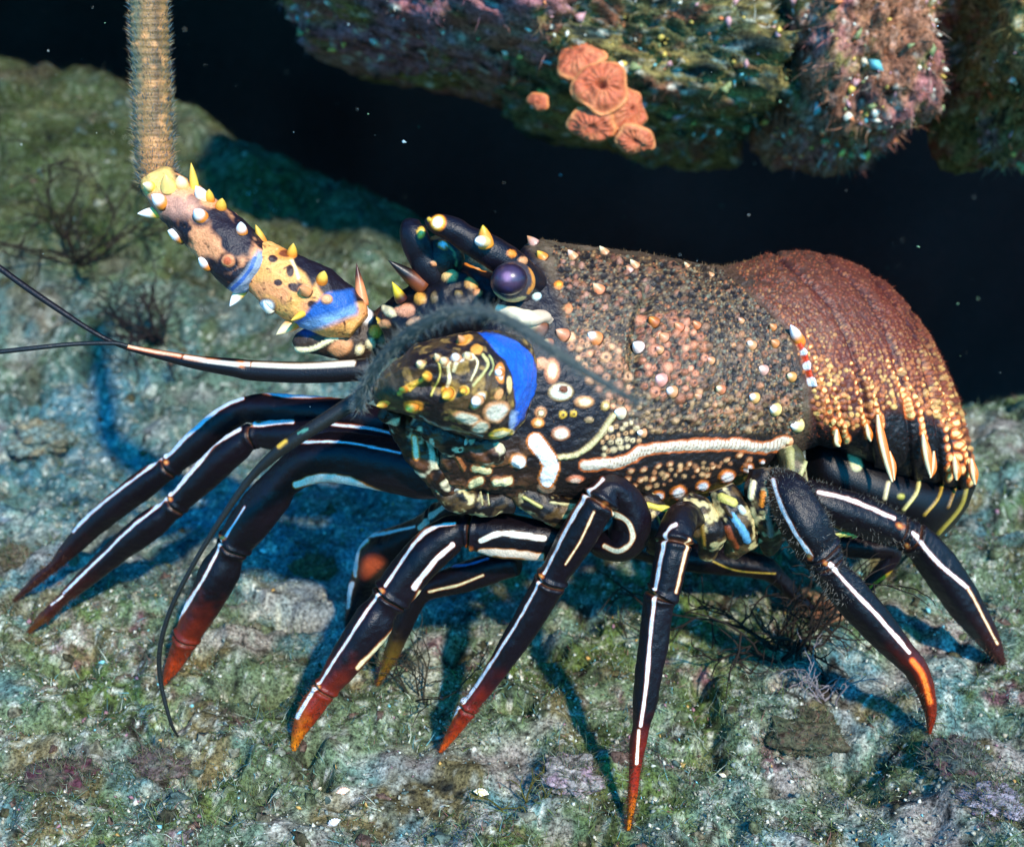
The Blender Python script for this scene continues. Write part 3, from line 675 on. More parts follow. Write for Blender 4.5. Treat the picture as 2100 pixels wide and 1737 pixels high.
# eyes
def ellipsoid(name, u, v, d, ru, rv, rd, base, mat, parent, paint=None, ns=40, nt_=48):
    t = np.linspace(.02, math.pi - .02, ns); th = np.linspace(0, 2 * math.pi, nt_, endpoint=False); c = P(u, v, d)
    V = c + (np.sin(t)[:, None] * np.cos(th))[..., None] * XA * px(ru, d) + (np.cos(t)[:, None] + 0 * th)[..., None] * UPA * px(rv, d) + (np.sin(t)[:, None] * np.sin(th))[..., None] * FWA * rd
    S = Surf(V, ns, nt_, base)
    if paint: paint(S)
    return S.build(name, mat, parent)
def eyepaint(S): S.spot(1043, 570, 32, 28, 0, [(1, sr(48, 36, 56)), (.5, sr(84, 58, 84))], soft=.5); S.spot(1040, 568, 8, 9, 0, [(1, sr(150, 110, 140))], soft=.5)
ellipsoid('eye', 1045, 573, .547, 37, 33, .0078, sr(20, 16, 28), M_EYE, LB, eyepaint)
ellipsoid('eyestalk', 1052, 578, .558, 46, 42, .011, sr(64, 58, 62), M_LEG, LB, lambda S: (S.line([(1008, 600), (1040, 618), (1075, 612)], 9, sr(206, 180, 120)), S.line([(1088, 550), (1096, 580), (1084, 600)], 8, sr(220, 140, 60))))

# horns and head armature
def horn(pts, spots):
    S = tube(pts, sr(16, 13, 22), step=2, nt_=40)
    for u, v, rx, ry, rot, rings in spots: S.spot(u, v, rx, ry, rot, rings, h=.001)
    S.H += (vnoise(S.V, .006, 2) - .5) * .0012
    return S.build('horn', M_LEG, LB)
WO = [(1, ORANGE), (.66, WHITE)]
horn([(848, 450, 12, .575), (846, 464, 26, .575), (850, 488, 31, .575), (864, 520, 31, .578), (884, 556, 34, .582), (905, 590, 36, .59), (930, 620, 34, .60)],
     [(863, 477, 8, 13, 15, [(1, YEL), (.5, sr(250, 210, 120))]), (890, 540, 7, 6, 0, [(1, TAN)])])
horn([(874, 448, 7, .555), (890, 458, 19, .555), (925, 470, 26, .556), (960, 490, 28, .557), (995, 510, 31, .558), (1035, 535, 34, .562), (1075, 570, 34, .572), (1105, 600, 30, .59)],
     [(898, 457, 17, 17, 0, [(1, ORANGE), (.78, sr(250, 190, 60)), (.55, WHITE)]), (880, 450, 5, 5, 0, [(1, YEL)]), (1050, 520, 10, 7, 30, [(1, ORANGE)]), (1072, 535, 9, 8, 0, [(1, TAN)])])
def big_cone(u0, v0, d0, u1, v1, d1, r, cb, ct, **k): return cone('spine', P(u0, v0, d0), P(u1, v1, d1), px(r, d0), cb, ct, **k)
big_cone(996, 500, .548, 990, 462, .543, 17, sr(236, 140, 40), sr(236, 190, 50), bulge=.8, mid=.8)
big_cone(993, 496, .545, 975, 494, .535, 13, sr(250, 200, 120), WHITE, bulge=1.5)
big_cone(742, 618, .60, 731, 540, .597, 14, sr(226, 140, 90), sr(70, 30, 20), bulge=.3, mid=.55)
big_cone(862, 582, .58, 796, 534, .572, 19, sr(120, 60, 30), sr(22, 14, 14), bulge=.4, mid=.3)
big_cone(822, 612, .58, 804, 578, .575, 13, sr(70, 30, 24), sr(230, 190, 40), bulge=.3, mid=.3)
ellipsoid('horn_web', 905, 532, .585, 48, 50, .012, sr(20, 22, 22), M_LEG, LB, lambda S: (S.mix(np.clip((fbm(S.V, .006, 61, 3) - .5) * 5, 0, 1) * .7, sr(46, 50, 34)), S.line([(915, 500), (932, 520), (936, 545)], 4, sr(120, 120, 70)), S.spot(908, 503, 11, 9, 20, [(1, ORANGE), (.6, WHITE)], h=.001), S.line([(940, 560), (955, 520), (948, 505)], 5, sr(60, 60, 40))))
# antennule plate: dark mass of the face between the horns and the antenna bases
S = loft([(770, 640, 800, 720, .60, .012), (810, 610, 830, 740, .60, .02), (860, 575, 880, 740, .60, .026), (930, 540, 950, 730, .60, .03), (1000, 560, 1010, 720, .605, .032), (1060, 570, 1050, 720, .61, .03)], 140, 120, sr(18, 16, 20))
for u, v, rx, ry, rot, c in [(922, 566, 17, 13, 0, sr(226, 180, 110)), (922, 538, 8, 5, 0, YEL), (967, 582, 15, 11, 20, sr(206, 150, 80)), (900, 501, 9, 8, 0, CREAM), (863, 580, 18, 7, -10, ORANGE), (861, 612, 13, 12, 0, sr(220, 150, 60)),
                          (830, 635, 20, 14, 0, sr(224, 150, 110)), (800, 640, 16, 10, 30, CREAM), (790, 665, 14, 9, 0, TAN), (770, 660, 12, 9, 0, YEL), (980, 600, 10, 7, 0, TAN), (940, 600, 9, 6, 0, sr(120, 100, 60)), (890, 610, 8, 12, 0, sr(110, 90, 60)), (848, 660, 16, 9, -20, sr(200, 150, 110))]:
    S.spot(u, v, rx, ry, rot, [(1, c * .8), (.7, c)], h=.0016)
S.line([(938, 520), (960, 535), (985, 548), (1008, 545)], 10, sr(240, 190, 140), edge=ORANGE, ew=5, h=.002)
S.H += (fbm(S.V, .008, 3, 3) - .5) * .004; S.build('face_plate', M_LEG, LB)

# far antenna: three thick joints then a bristly whip going up
AN = empty('antenna', P(800, 690, .62)); AN.parent = LB; AN.matrix_parent_inverse = parent_inv(LB)
S = tube([(830, 680, 50, .625), (780, 690, 52, .62), (730, 690, 50, .615), (690, 690, 46, .613), (650, 694, 34, .61), (615, 700, 20, .608), (600, 704, 6, .608)], sr(56, 42, 32), step=2, nt_=60)
S.poly([(600, 680), (640, 640), (690, 628), (740, 640), (745, 655), (690, 668), (630, 690)], sr(40, 70, 130), 5)
S.line([(602, 716), (640, 715), (680, 695), (712, 680), (745, 650), (752, 620)], 11, sr(240, 224, 170), h=.0015)
for u, v, rx, ry, c in [(698, 712, 26, 16, TAN), (749, 646, 15, 18, WHITE), (738, 716, 10, 10, CREAM), (727, 671, 13, 18, BLACK), (670, 680, 16, 7, TAN), (770, 680, 13, 14, YEL), (785, 660, 12, 10, sr(220, 160, 120)), (790, 700, 15, 12, sr(120, 98, 60)), (760, 705, 10, 12, CREAM), (810, 655, 12, 9, TAN)]:
    S.spot(u, v, rx, ry, -20, [(1, c * .8), (.75, c)], h=.0014)
S.H += (fbm(S.V, .01, 4, 3) - .5) * .004; S.build('base_joint', M_SHELL, AN)
A2 = tube([(735, 668, 30, .60), (705, 645, 54, .60), (660, 620, 64, .598), (610, 592, 66, .596), (560, 563, 58, .594), (530, 535, 48, .594), (515, 525, 20, .594)], sr(226, 160, 84), step=1.5, nt_=170)
k = fbm(A2.V, .012, 12, 3); A2.mix(np.clip((k - .5) * 7, 0, 1) * .5, sr(222, 130, 96)); k2 = vnoise(A2.V, .0016, 14); A2.mix(np.clip((k2 - .75) * 6, 0, 1), sr(90, 50, 30))
A2.poly([(588, 480), (640, 500), (720, 570), (760, 620), (700, 622), (680, 600), (664, 606), (648, 580), (640, 590), (625, 560), (606, 545), (592, 515)], sr(22, 14, 24), 4)
A2.poly([(608, 575), (622, 582), (634, 600), (628, 612), (612, 600)], sr(30, 16, 34), 4)
A2.poly([(632, 628), (660, 620), (664, 640), (640, 650)], sr(40, 20, 24), 5)
A2.line([(570, 512), (590, 520), (604, 545), (612, 570)], 7, sr(240, 210, 150))
for u, v, rx, ry, rot in [(595, 555, 8, 13, 0), (605, 590, 16, 9, 20), (560, 530, 10, 8, 0), (640, 625, 10, 8, 0), (570, 580, 9, 7, 0)]: A2.spot(u, v, rx, ry, rot, [(1, sr(50, 26, 24))])
A2.poly([(590, 668), (620, 650), (670, 600), (725, 592), (732, 640), (690, 652), (610, 690)], BLUE, 4)
A2.poly([(590, 672), (640, 655), (690, 640), (730, 625), (730, 645), (640, 680), (600, 690)], sr(110, 150, 190), 6)
A2.spot(549, 625, 19, 15, 20, [(1, sr(60, 40, 30)), (.8, WHITE)], h=.002); A2.spot(626, 595, 15, 12, 0, [(1, sr(226, 150, 100))], h=.002); A2.spot(670, 614, 12, 10, 0, [(1, sr(224, 160, 110))], h=.002)
A2.spot(585, 520, 22, 12, 10, [(1, sr(226, 140, 60)), (.6, sr(120, 60, 30))]); A2.H += (fbm(A2.V, .008, 4, 3) - .5) * .003
A2.build('middle_joint', M_SHELL, AN)
A3 = tube([(535, 575, 25, .592), (522, 562, 54, .592), (488, 527, 62, .592), (440, 480, 60, .592), (390, 434, 54, .594), (345, 394, 46, .596), (322, 368, 36, .598), (315, 355, 20, .598)], sr(222, 146, 96), step=1.5, nt_=170)
k = fbm(A3.V, .011, 31, 3, .6); A3.mix(np.clip((k - .44) * 14, 0, 1), sr(22, 14, 24)); [A3.spot(a_, b_, 24, 22, 0, [(1, sr(22, 14, 24))], soft=.25) for a_, b_ in ((330, 418), (366, 492), (424, 548), (468, 540), (412, 444), (500, 580), (440, 560), (300, 450))]; A3.mix(np.clip((vnoise(A3.V, .0016, 15) - .75) * 6, 0, 1), sr(90, 50, 30))
A3.poly([(430, 430), (460, 425), (520, 500), (510, 525), (480, 520), (430, 470)], sr(26, 16, 26), 6); A3.poly([(290, 400), (340, 395), (400, 400), (420, 450), (330, 440)], sr(222, 160, 130), 12, .7)
A3.poly([(462, 598), (500, 560), (528, 515), (545, 520), (552, 560), (530, 610), (490, 625)], sr(140, 152, 168), 5); A3.line([(478, 590), (508, 560), (522, 530)], 7, sr(60, 96, 160))
A3.poly([(280, 360), (350, 340), (362, 380), (300, 400)], sr(230, 184, 100), 6)
A3.spot(468, 535, 14, 13, 0, [(1, sr(220, 140, 90)), (.6, sr(190, 90, 50))], h=.0015); A3.H += (fbm(A3.V, .008, 5, 3) - .5) * .003
A3.build('outer_joint', M_SHELL, AN)
for u0, v0, u1, v1, r, cb, ct in [(330, 418, 308, 396, 15, ORANGE, WHITE), (308, 452, 277, 436, 12, YEL, WHITE), (366, 492, 340, 470, 16, ORANGE, WHITE), (424, 548, 404, 526, 14, ORANGE, WHITE), (412, 444, 396, 428, 14, ORANGE, WHITE),
                               (420, 404, 398, 378, 14, sr(236, 200, 150), WHITE), (432, 408, 428, 385, 11, ORANGE, YEL), (455, 425, 456, 404, 12, ORANGE, YEL), (498, 475, 493, 452, 12, ORANGE, WHITE), (536, 490, 522, 456, 10, ORANGE, YEL),
                               (600, 522, 602, 495, 11, ORANGE, YEL), (660, 575, 666, 553, 12, ORANGE, sr(240, 200, 80)), (402, 385, 390, 325, 9, sr(220, 190, 70), YEL), (375, 378, 366, 358, 14, sr(236, 180, 110), CREAM), (500, 642, 466, 626, 12, sr(240, 190, 80), WHITE),
                               (590, 690, 562, 686, 14, ORANGE, CREAM), (622, 646, 592, 660, 7, YEL, YEL), (556, 632, 538, 616, 12, sr(236, 220, 190), WHITE), (630, 600, 612, 588, 10, sr(230, 150, 90), TAN), (308, 385, 290, 376, 11, YEL, CREAM), (345, 385, 338, 352, 16, sr(240, 200, 110), sr(236, 190, 100))]:
    SS = A2 if u0 > 520 else A3
    bp, bn = SS.at(u0, v0); _, _, bd = proj(bp); sc_ = .8
    cone('spine', bp - bn * .0015, P(u0 + (u1 - u0) * .85, v0 + (v1 - v0) * .85, bd - .005), px(r * 1.1, .57), cb, ct, AN, rim=sr(24, 14, 22), bulge=1.1, mid=.45)
FL = tube([(338, 395, 30, .60), (325, 368, 36, .60), (318, 330, 37, .60), (314, 250, 38, .60), (310, 150, 38, .60), (307, 50, 38, .598), (305, -60, 38, .597), (304, -200, 38, .595)], sr(140, 106, 62), step=1.6, nt_=110)
k = fbm(FL.V, .012, 32, 4, .6); o_ = (FL.U - 310) / 45; FL.mix(np.clip((k - .45) * 5, 0, 1) * .6, sr(90, 82, 56)); FL.mix(np.exp(-((FL.U - 322) / 9) ** 2) * .6 * (FL.W < 330), sr(60, 44, 30))
FL.mix(np.clip(1 - (FL.W - 300) / -90, 0, 1) * np.clip((FL.W - 230) / 100, 0, 1) * .6, sr(190, 130, 76)); rg = np.sin(FL.W / 7.5 * 2 * math.pi * .5); FL.H += .0003 * rg; FL.mix(np.clip(rg * .3, 0, 1) * vnoise(FL.V, .004, 3), sr(64, 46, 30)); FL.mix(np.clip((295 - FL.U) / 16, 0, 1) * .7, sr(96, 108, 84)); FL.mix(np.clip((vnoise(FL.V, .0035, 8) - .6) * 4, 0, 1) * .6, sr(214, 150, 90))
FL.build('flagellum', M_SHELL, AN)
n = 6000; i = rng.integers(0, len(FL.V), n); D = FL.N[i] + np.array([0, .05, .9]) + rng.normal(size=(n, 3)) * .25
hc = np.array([sr(130, 122, 92), sr(80, 110, 120), sr(60, 70, 80), sr(160, 130, 90)])[rng.integers(0, 4, n)]
tag(hairs('bristles', FL.V[i], D, .0015 + .0028 * rng.random(n), .00012, hc, M_HAIR, AN), kind='stuff')

# near antenna: a broad base pointing at the viewer
AN2 = empty('antenna', P(960, 790, .55)); AN2.parent = LB; AN2.matrix_parent_inverse = parent_inv(LB)
A = loft([(1106, 765, 1096, 830, .578, .008), (1100, 728, 1072, 868, .573, .022), (1084, 704, 1048, 890, .568, .030), (1058, 690, 1018, 900, .562, .034), (1000, 678, 960, 892, .554, .036), (930, 686, 895, 872, .546, .033), (860, 706, 838, 852, .54, .026), (800, 750, 790, 838, .535, .017), (765, 790, 768, 826, .533, .006)], 320, 300, sr(30, 20, 20))
A.mix(np.clip((fbm(A.V, .008, 44, 3) - .50) * 6, 0, 1) * .8, sr(90, 66, 36)); A.mix(np.clip((fbm(A.V, .004, 144, 3) - .58) * 8, 0, 1) * .6, sr(180, 140, 70)); A.mix(smooth((870 - A.U) / 90) * .5, sr(84, 74, 44))
A.poly([(980, 682), (1010, 680), (1035, 686), (1062, 699), (1084, 717), (1096, 742), (1102, 771), (1098, 800), (1088, 828), (1072, 858), (1052, 885), (1046, 870), (1052, 850), (1056, 825), (1056, 798), (1048, 765), (1036, 740), (1014, 714)], sr(20, 88, 186), 2.0)
A.mix(np.clip((fbm(A.V, .006, 244, 3) - .5) * 3, 0, 1) * .35 * ((A.C[:, 2] > .35) & (A.C[:, 0] < .05)), sr(60, 130, 210))
A.poly([(1048, 840), (1062, 845), (1052, 888), (1044, 884)], sr(150, 170, 200), 3)
for u, v, rx, ry, rot, rings in [(1026, 765, 10, 21, 0, [(1, ORANGE), (.6, WHITE)]), (981, 820, 22, 13, -50, [(1, sr(200, 150, 80)), (.75, WHITE)]), (1022, 808, 8, 12, 30, [(1, sr(220, 150, 90))]), (957, 857, 30, 12, 10, [(1, TAN), (.75, sr(224, 210, 176))]),
                               (1018, 844, 28, 20, -30, [(1, TAN), (.75, sr(230, 214, 186))]), (985, 875, 20, 12, -10, [(1, TAN), (.8, sr(220, 206, 170))]), (1028, 888, 26, 8, -10, [(1, YEL), (.6, CREAM)]), (920, 808, 15, 14, 0, [(1, sr(214, 160, 40))]), (878, 773, 9, 9, 0, [(1, YEL)]),
                               (867, 751, 10, 10, 0, [(1, sr(220, 190, 110)), (.5, sr(160, 170, 110))]), (847, 834, 20, 13, 10, [(1, sr(226, 140, 40)), (.5, YEL)]), (788, 828, 12, 6, 0, [(1, YEL)]), (953, 697, 17, 9, -10, [(1, sr(224, 150, 60))]), (977, 717, 12, 11, 0, [(1, sr(224, 150, 60))]),
                               (953, 800, 9, 9, 0, [(1, YEL)]), (1044, 790, 6, 18, 0, [(1, sr(230, 190, 120))]), (936, 739, 14, 10, 0, [(1, WHITE)]), (912, 745, 12, 12, 0, [(1, CREAM)]), (960, 733, 12, 10, 20, [(1, CREAM)]), (845, 790, 8, 5, 0, [(1, YEL)])]:
    A.spot(u, v, rx, ry, rot, rings, h=.0006)
for pts, w_, c in [([(894, 738), (903, 767), (884, 812)], 3.5, sr(210, 190, 90)), ([(916, 750), (922, 775), (918, 800)], 8, CREAM), ([(818, 806), (835, 795), (859, 783)], 10, sr(200, 150, 50)), ([(968, 728), (978, 750), (965, 780)], 4.5, CREAM),
                 ([(990, 728), (1000, 745), (992, 765), (970, 790)], 6, sr(190, 180, 110)), ([(1003, 730), (1012, 750), (1004, 768)], 4, sr(170, 170, 100)), ([(860, 853), (920, 878), (990, 893)], 2.5, sr(150, 140, 120)), ([(878, 773), (858, 785), (840, 800)], 6, YEL), ([(936, 739), (930, 760)], 8, CREAM)]:
    A.line(pts, w_, c, h=.0005, wob=.4)
A.H += (fbm(A.V, .006, 45, 3) - .5) * .003
A.H += .0035 * np.exp(-((A.W - (756 + (A.U - 880) * -.12)) / 9) ** 2) * smooth((A.U - 800) / 60) * smooth((1000 - A.U) / 60) - .003 * np.exp(-((A.W - (800 + (A.U - 900) * .1)) / 12) ** 2) * smooth((A.U - 820) / 40) * smooth((960 - A.U) / 40)
A.build('base_joint', M_SHELL, AN2)
for u, v, du, dv, r, cb, ct in [(936, 742, -8, -14, 11, TAN, WHITE), (912, 748, -8, -12, 10, TAN, CREAM), (960, 735, -6, -12, 10, TAN, CREAM), (878, 775, -12, -6, 9, ORANGE, YEL), (867, 752, -12, -8, 9, TAN, CREAM), (920, 812, -12, 4, 12, ORANGE, YEL),
                                (847, 836, -14, 6, 13, ORANGE, YEL), (788, 830, -16, 3, 9, ORANGE, YEL), (953, 802, -8, 2, 8, ORANGE, YEL), (1026, 765, -8, 0, 10, ORANGE, WHITE), (981, 820, -12, 8, 13, TAN, WHITE), (830, 800, -12, -2, 7, ORANGE, YEL), (950, 700, -10, -12, 10, ORANGE, TAN), (900, 735, -8, -10, 8, TAN, CREAM)]:
    bp, bn = A.at(u, v); _, _, bd = proj(bp); cone('spine', bp - bn * .001, P(u + du, v + dv, bd - .004), px(r, .55), cb, ct, AN2, rim=sr(50, 26, 16), bulge=1.0, mid=.5)
W2 = tube([(735, 838, 7, .520), (740, 812, 12, .512), (760, 770, 13, .498), (800, 718, 13, .480), (860, 670, 13, .460), (930, 640, 12, .445), (1000, 642, 10, .432), (1070, 674, 11, .422), (1140, 722, 9, .414), (1230, 780, 7, .408), (1310, 828, 4, .40)], sr(70, 76, 72), step=3, nt_=30, flat=.6)
W2.mix(np.clip((fbm(W2.V, .01, 9, 3) - .4) * 3, 0, 1), sr(70, 76, 70))
W2.build('flagellum', M_HAIR, AN2)
n = 2600; i = rng.integers(0, len(W2.V), n); D = W2.N[i] + rng.normal(size=(n, 3)) * .5
tag(hairs('bristles', W2.V[i], D, .0015 + .0045 * rng.random(n), .00007, np.array([sr(104, 112, 108), sr(80, 92, 96), sr(130, 128, 112)])[rng.integers(0, 3, n)], M_HAIR, AN2), kind='stuff')

# antennules
def whip(pts, name='antennule', stripes=(), col=sr(18, 14, 18), parent=LB, ln=0):
    S = tube(pts, col, step=2.5, nt_=24)
    for p_, w_, c, e in stripes: S.line(p_, w_, c, edge=e, ew=2)
    return S.build(name, M_LEG, parent)
an = whip([(760, 755, 22, .60), (720, 760, 23, .60), (620, 764, 22, .602), (520, 760, 21, .605), (480, 754, 19, .605), (400, 743, 14, .61), (330, 728, 10, .615), (250, 709, 5.5, .62), (190, 680, 5, .62), (110, 628, 6.5, .62), (40, 580, 6.5, .62), (-40, 520, 6, .62)],
     stripes=[([(725, 744), (620, 750), (520, 747)], 9, sr(236, 226, 200), sr(120, 84, 50)), ([(510, 747), (460, 745), (380, 732)], 7, sr(230, 222, 200), sr(200, 110, 50)), ([(370, 730), (300, 718), (255, 708)], 5, sr(236, 190, 150), sr(190, 90, 40))])
whip([(262, 710, 4, .618), (230, 704, 4.5, .617), (150, 706, 4.5, .615), (70, 714, 5, .612), (-40, 726, 5, .61)], name='flagellum', parent=an, col=sr(24, 28, 30))
whip([(770, 795, 20, .535), (725, 825, 17, .53), (660, 866, 15, .53), (600, 905, 14, .532), (560, 935, 12, .535), (510, 985, 8, .54), (450, 1070, 6, .545), (395, 1160, 5, .55), (350, 1250, 5, .555), (328, 1330, 5, .56), (330, 1400, 4.5, .565), (350, 1480, 3.5, .57), (365, 1510, 2, .575)], col=sr(30, 30, 28),
     stripes=[([(572, 915), (585, 905)], 8, YEL, sr(120, 90, 40)), ([(612, 888), (630, 880)], 5, sr(80, 140, 120), None)])

# ---- walking legs
LEGC = sr(14, 9, 14)
def leg(pts, stripes=(), tip=None, hair=0, extra=None, tipd=None, name='walking_leg', ringsj=(), hairtip=500):
    """pts: (u, v, r[, depth]); missing depths run from the hip down to the ground under the tip"""
    u1, v1 = pts[-1][:2]; D1 = tipd or (dg(u1, v1) - .001); pts0 = pts; L = [0]
    for a, b in zip(pts[:-1], pts[1:]): L.append(L[-1] + math.hypot(b[0] - a[0], b[1] - a[1]))
    known = [(L[i], p[3]) for i, p in enumerate(pts) if len(p) > 3] + [(L[-1], D1)]
    dd = np.interp(L, [k_[0] for k_ in known], [k_[1] for k_ in known])
    S = tube([(p[0], p[1], p[2] * .9, d) for p, d in zip(pts, dd)], LEGC, step=1.7, nt_=112)
    th_ = np.tile(np.linspace(0, 2 * math.pi, S.nt, endpoint=False), S.ns); S.H += np.repeat(S.R, S.nt) * (.055 * np.cos(4 * th_ + .7) + .03 * np.cos(2 * th_))
    S.mix(np.clip((fbm(S.V, .02, 9, 3) - .45) * 3, 0, 1) * .5, sr(24, 13, 22))
    if tip:  # colour change towards the claw
        (ta, tb, cols) = tip
        a, b = np.array(ta, float), np.array(tb, float); ab_ = b - a
        t = ((S.U - a[0]) * ab_[0] + (S.W - a[1]) * ab_[1]) / (ab_ @ ab_)
        t = t + (vnoise(S.V, .004, 3) - .5) * .3 - .12
        near = t > -.9
        S.mix(smooth((t + .35) / 1.0) * near, cols[0] * .75); S.mix(smooth((t - .45) / .6) * near, cols[1])
        S.mix(np.clip((-t), 0, 1) * 0, cols[0])
    for s_ in stripes:
        p_, w_ = s_[0], s_[1]; c = s_[2] if len(s_) > 2 else WHITE; e = s_[3] if len(s_) > 3 else sr(170, 80, 30)
        S.line(p_, w_ * .95, c, edge=None if e is None else e * .7, ew=1.4, wob=.28)
    for (u, v, r) in ringsj:
        S.spot(u, v, r * .62, r * .5, 30, [(1, sr(170, 84, 30)), (.5, sr(214, 150, 80))], soft=.3); 
    if extra: extra(S)
    cu, cv, _ = proj(S.cen); arc = np.concatenate([[0], np.cumsum(np.hypot(np.diff(cu), np.diff(cv)))])
    for (u, v, r) in ringsj:      # hinge: a flared lip, then a dark crease with paler membrane
        k_ = int(np.argmin((cu - u) ** 2 + (cv - v) ** 2)); ds = arc - arc[k_]; R0 = float(S.R[k_])
        prof = .16 * np.exp(-((ds + 7) / 5) ** 2) - .22 * np.exp(-(ds / 2.6) ** 2) + .10 * np.exp(-((ds - 7) / 6) ** 2)
        S.H += np.repeat(prof * R0, S.nt); S.mix(np.repeat(np.exp(-(ds / 2.2) ** 2), S.nt) * .8, sr(96, 54, 26))
    S.H += (fbm(S.V, .012, 13, 3) - .5) * .0012 + (vnoise(S.V, .002, 3) - .5) * .0003
    o = S.build(name, M_LEG, LB)
    n = hairtip + hair
    if n:
        k_ = S.V.reshape(S.ns, S.nt, 3); ii = (S.ns * (1 - .22 * rng.random(hairtip))).astype(int).clip(0, S.ns - 2) * S.nt + rng.integers(0, S.nt, hairtip)
        if hair: ii = np.concatenate([ii, rng.integers(0, S.ns // 2, hair) * S.nt + rng.integers(0, S.nt, hair)])
        Dn = S.N[ii] + rng.normal(size=(len(ii), 3)) * .3
        tag(hairs('bristles', S.V[ii], Dn, .001 + .0025 * rng.random(len(ii)), .00012, np.where((np.arange(len(ii)) < hairtip)[:, None], sr(84, 52, 36), sr(112, 108, 98)) * (.4 + .8 * rng.random((len(ii), 1))), M_HAIR, o), kind='stuff')
    return S
DKRED = sr(84, 26, 22); CYN = sr(205, 222, 232)  # CYN: white stripes in shade, teal ambient light tinted into their colour
# far pair on the left
leg([(800, 870, 30, .64), (700, 850, 33), (600, 842, 34), (530, 838, 32), (494, 843, 27), (455, 868, 31), (400, 915, 30), (346, 958, 23), (300, 990, 30), (220, 1052, 27), (150, 1118, 20), (112, 1160, 12), (80, 1185, 11), (28, 1232, 3)],
    [([(540, 806), (600, 812), (695, 815)], 5, CYN), ([(497, 816), (450, 838), (400, 880), (340, 938)], 6, CYN), ([(335, 938), (270, 985), (200, 1040), (150, 1090)], 4, CYN)], tip=((170, 1095), (30, 1230), (sr(52, 20, 20), sr(60, 40, 34))), ringsj=[(342, 948, 9)])
leg([(850, 915, 28, .63), (760, 905, 33), (660, 893, 36), (570, 893, 33), (520, 893, 26), (480, 920, 33), (420, 975, 32), (356, 1040, 23), (310, 1075, 32), (240, 1130, 27), (160, 1200, 18), (125, 1232, 12), (95, 1262, 12), (58, 1296, 4)],
    [([(680, 869), (750, 877), (815, 890)], 5, CYN), ([(515, 873), (570, 866), (600, 866)], 7, WHITE), ([(492, 880), (440, 912), (390, 970), (350, 1016)], 6), ([(345, 1022), (270, 1080), (190, 1158), (130, 1216)], 5, CYN), ([(128, 1222), (105, 1240)], 4)], tip=((190, 1170), (60, 1295), (sr(64, 22, 16), sr(100, 58, 24))), ringsj=[(350, 1024, 9), (516, 873, 7)])
leg([(930, 985, 40, .60), (870, 970, 56), (790, 952, 58), (700, 938, 54), (640, 945, 50), (588, 980, 38), (552, 1020, 44), (510, 1075, 44), (472, 1130, 33), (452, 1170, 42), (420, 1235, 37), (385, 1300, 28), (372, 1330, 22), (352, 1370, 15), (336, 1404, 4)],
    [([(612, 906), (700, 905), (820, 928)], 5, sr(190, 220, 230)), ([(606, 995), (660, 980), (720, 988), (800, 1018)], 13, sr(236, 220, 200), ORANGE), ([(800, 1018), (816, 1026)], 12, sr(240, 210, 170), ORANGE), ([(500, 1040), (480, 1070), (462, 1100)], 5, CYN), ([(455, 1110), (425, 1170), (395, 1220), (355, 1290)], 6), ([(352, 1298), (338, 1330), (332, 1360)], 5, WHITE, sr(200, 60, 20))],
    tip=((410, 1235), (338, 1404), (sr(130, 40, 16), sr(190, 60, 16))), ringsj=[(458, 1103, 9), (352, 1296, 8)])
# small folded leg
leg([(985, 1020, 25, .645), (930, 1045, 32), (870, 1085, 30), (820, 1115, 40), (775, 1140, 44), (750, 1180, 30), (738, 1215, 26), (722, 1255, 14), (711, 1282, 3)],
    [([(862, 1082), (895, 1050), (938, 1018)], 11, sr(214, 206, 180), sr(120, 90, 40)), ([(752, 1102), (790, 1092), (850, 1080)], 5), ([(752, 1106), (732, 1130), (728, 1180)], 8, WHITE, sr(220, 150, 40)), ([(722, 1196), (712, 1245)], 8), ], ringsj=[(905, 1075, 8)],
    extra=lambda S: S.spot(765, 1165, 25, 22, 0, [(1, sr(170, 70, 40)), (.6, sr(196, 84, 46))], soft=.5), tipd=None)
leg([(1060, 1155, 26, .64), (1000, 1168, 32), (930, 1190, 30), (870, 1212, 22), (840, 1250, 22), (815, 1310, 20), (795, 1360, 13), (774, 1405, 3)],
    [([(880, 1214), (940, 1200), (990, 1180)], 5, CREAM), ([(900, 1160), (950, 1158), (1000, 1145)], 5, sr(60, 130, 190), None), ([(785, 1330), (775, 1380)], 6, CREAM, YEL)], tip=((815, 1310), (775, 1400), (sr(120, 90, 30), sr(180, 110, 30))))
# strong leg in front, centre left
leg([(1190, 1120, 34, .612), (1120, 1105, 46), (1040, 1098, 50), (985, 1090, 44), (950, 1088, 34), (920, 1098, 42), (870, 1140, 45), (815, 1205, 42), (785, 1245, 34), (765, 1275, 43), (720, 1340, 38), (680, 1395, 28), (662, 1420, 24), (640, 1450, 26), (615, 1495, 17), (602, 1538, 5)],
    [([(970, 1048), (1040, 1050), (1140, 1070)], 5, sr(220, 226, 210)), ([(985, 1110), (1030, 1094), (1115, 1104)], 12, sr(232, 226, 206), sr(120, 80, 40)), ([(985, 1130), (1040, 1134), (1110, 1142)], 12, sr(226, 200, 170), ORANGE),
     ([(932, 1073), (890, 1080), (850, 1112), (790, 1200)], 7), ([(928, 1118), (890, 1155), (850, 1205)], 10), ([(783, 1210), (740, 1270), (700, 1330), (654, 1402)], 6), ([(860, 1212), (800, 1295), (732, 1370)], 5, CREAM), ([(650, 1408), (630, 1435), (610, 1470)], 8, WHITE, sr(220, 110, 30))],
    tip=((705, 1365), (605, 1530), (sr(150, 42, 14), sr(214, 120, 20))), ringsj=[(962, 1125, 16), (785, 1212, 10), (655, 1408, 8)])
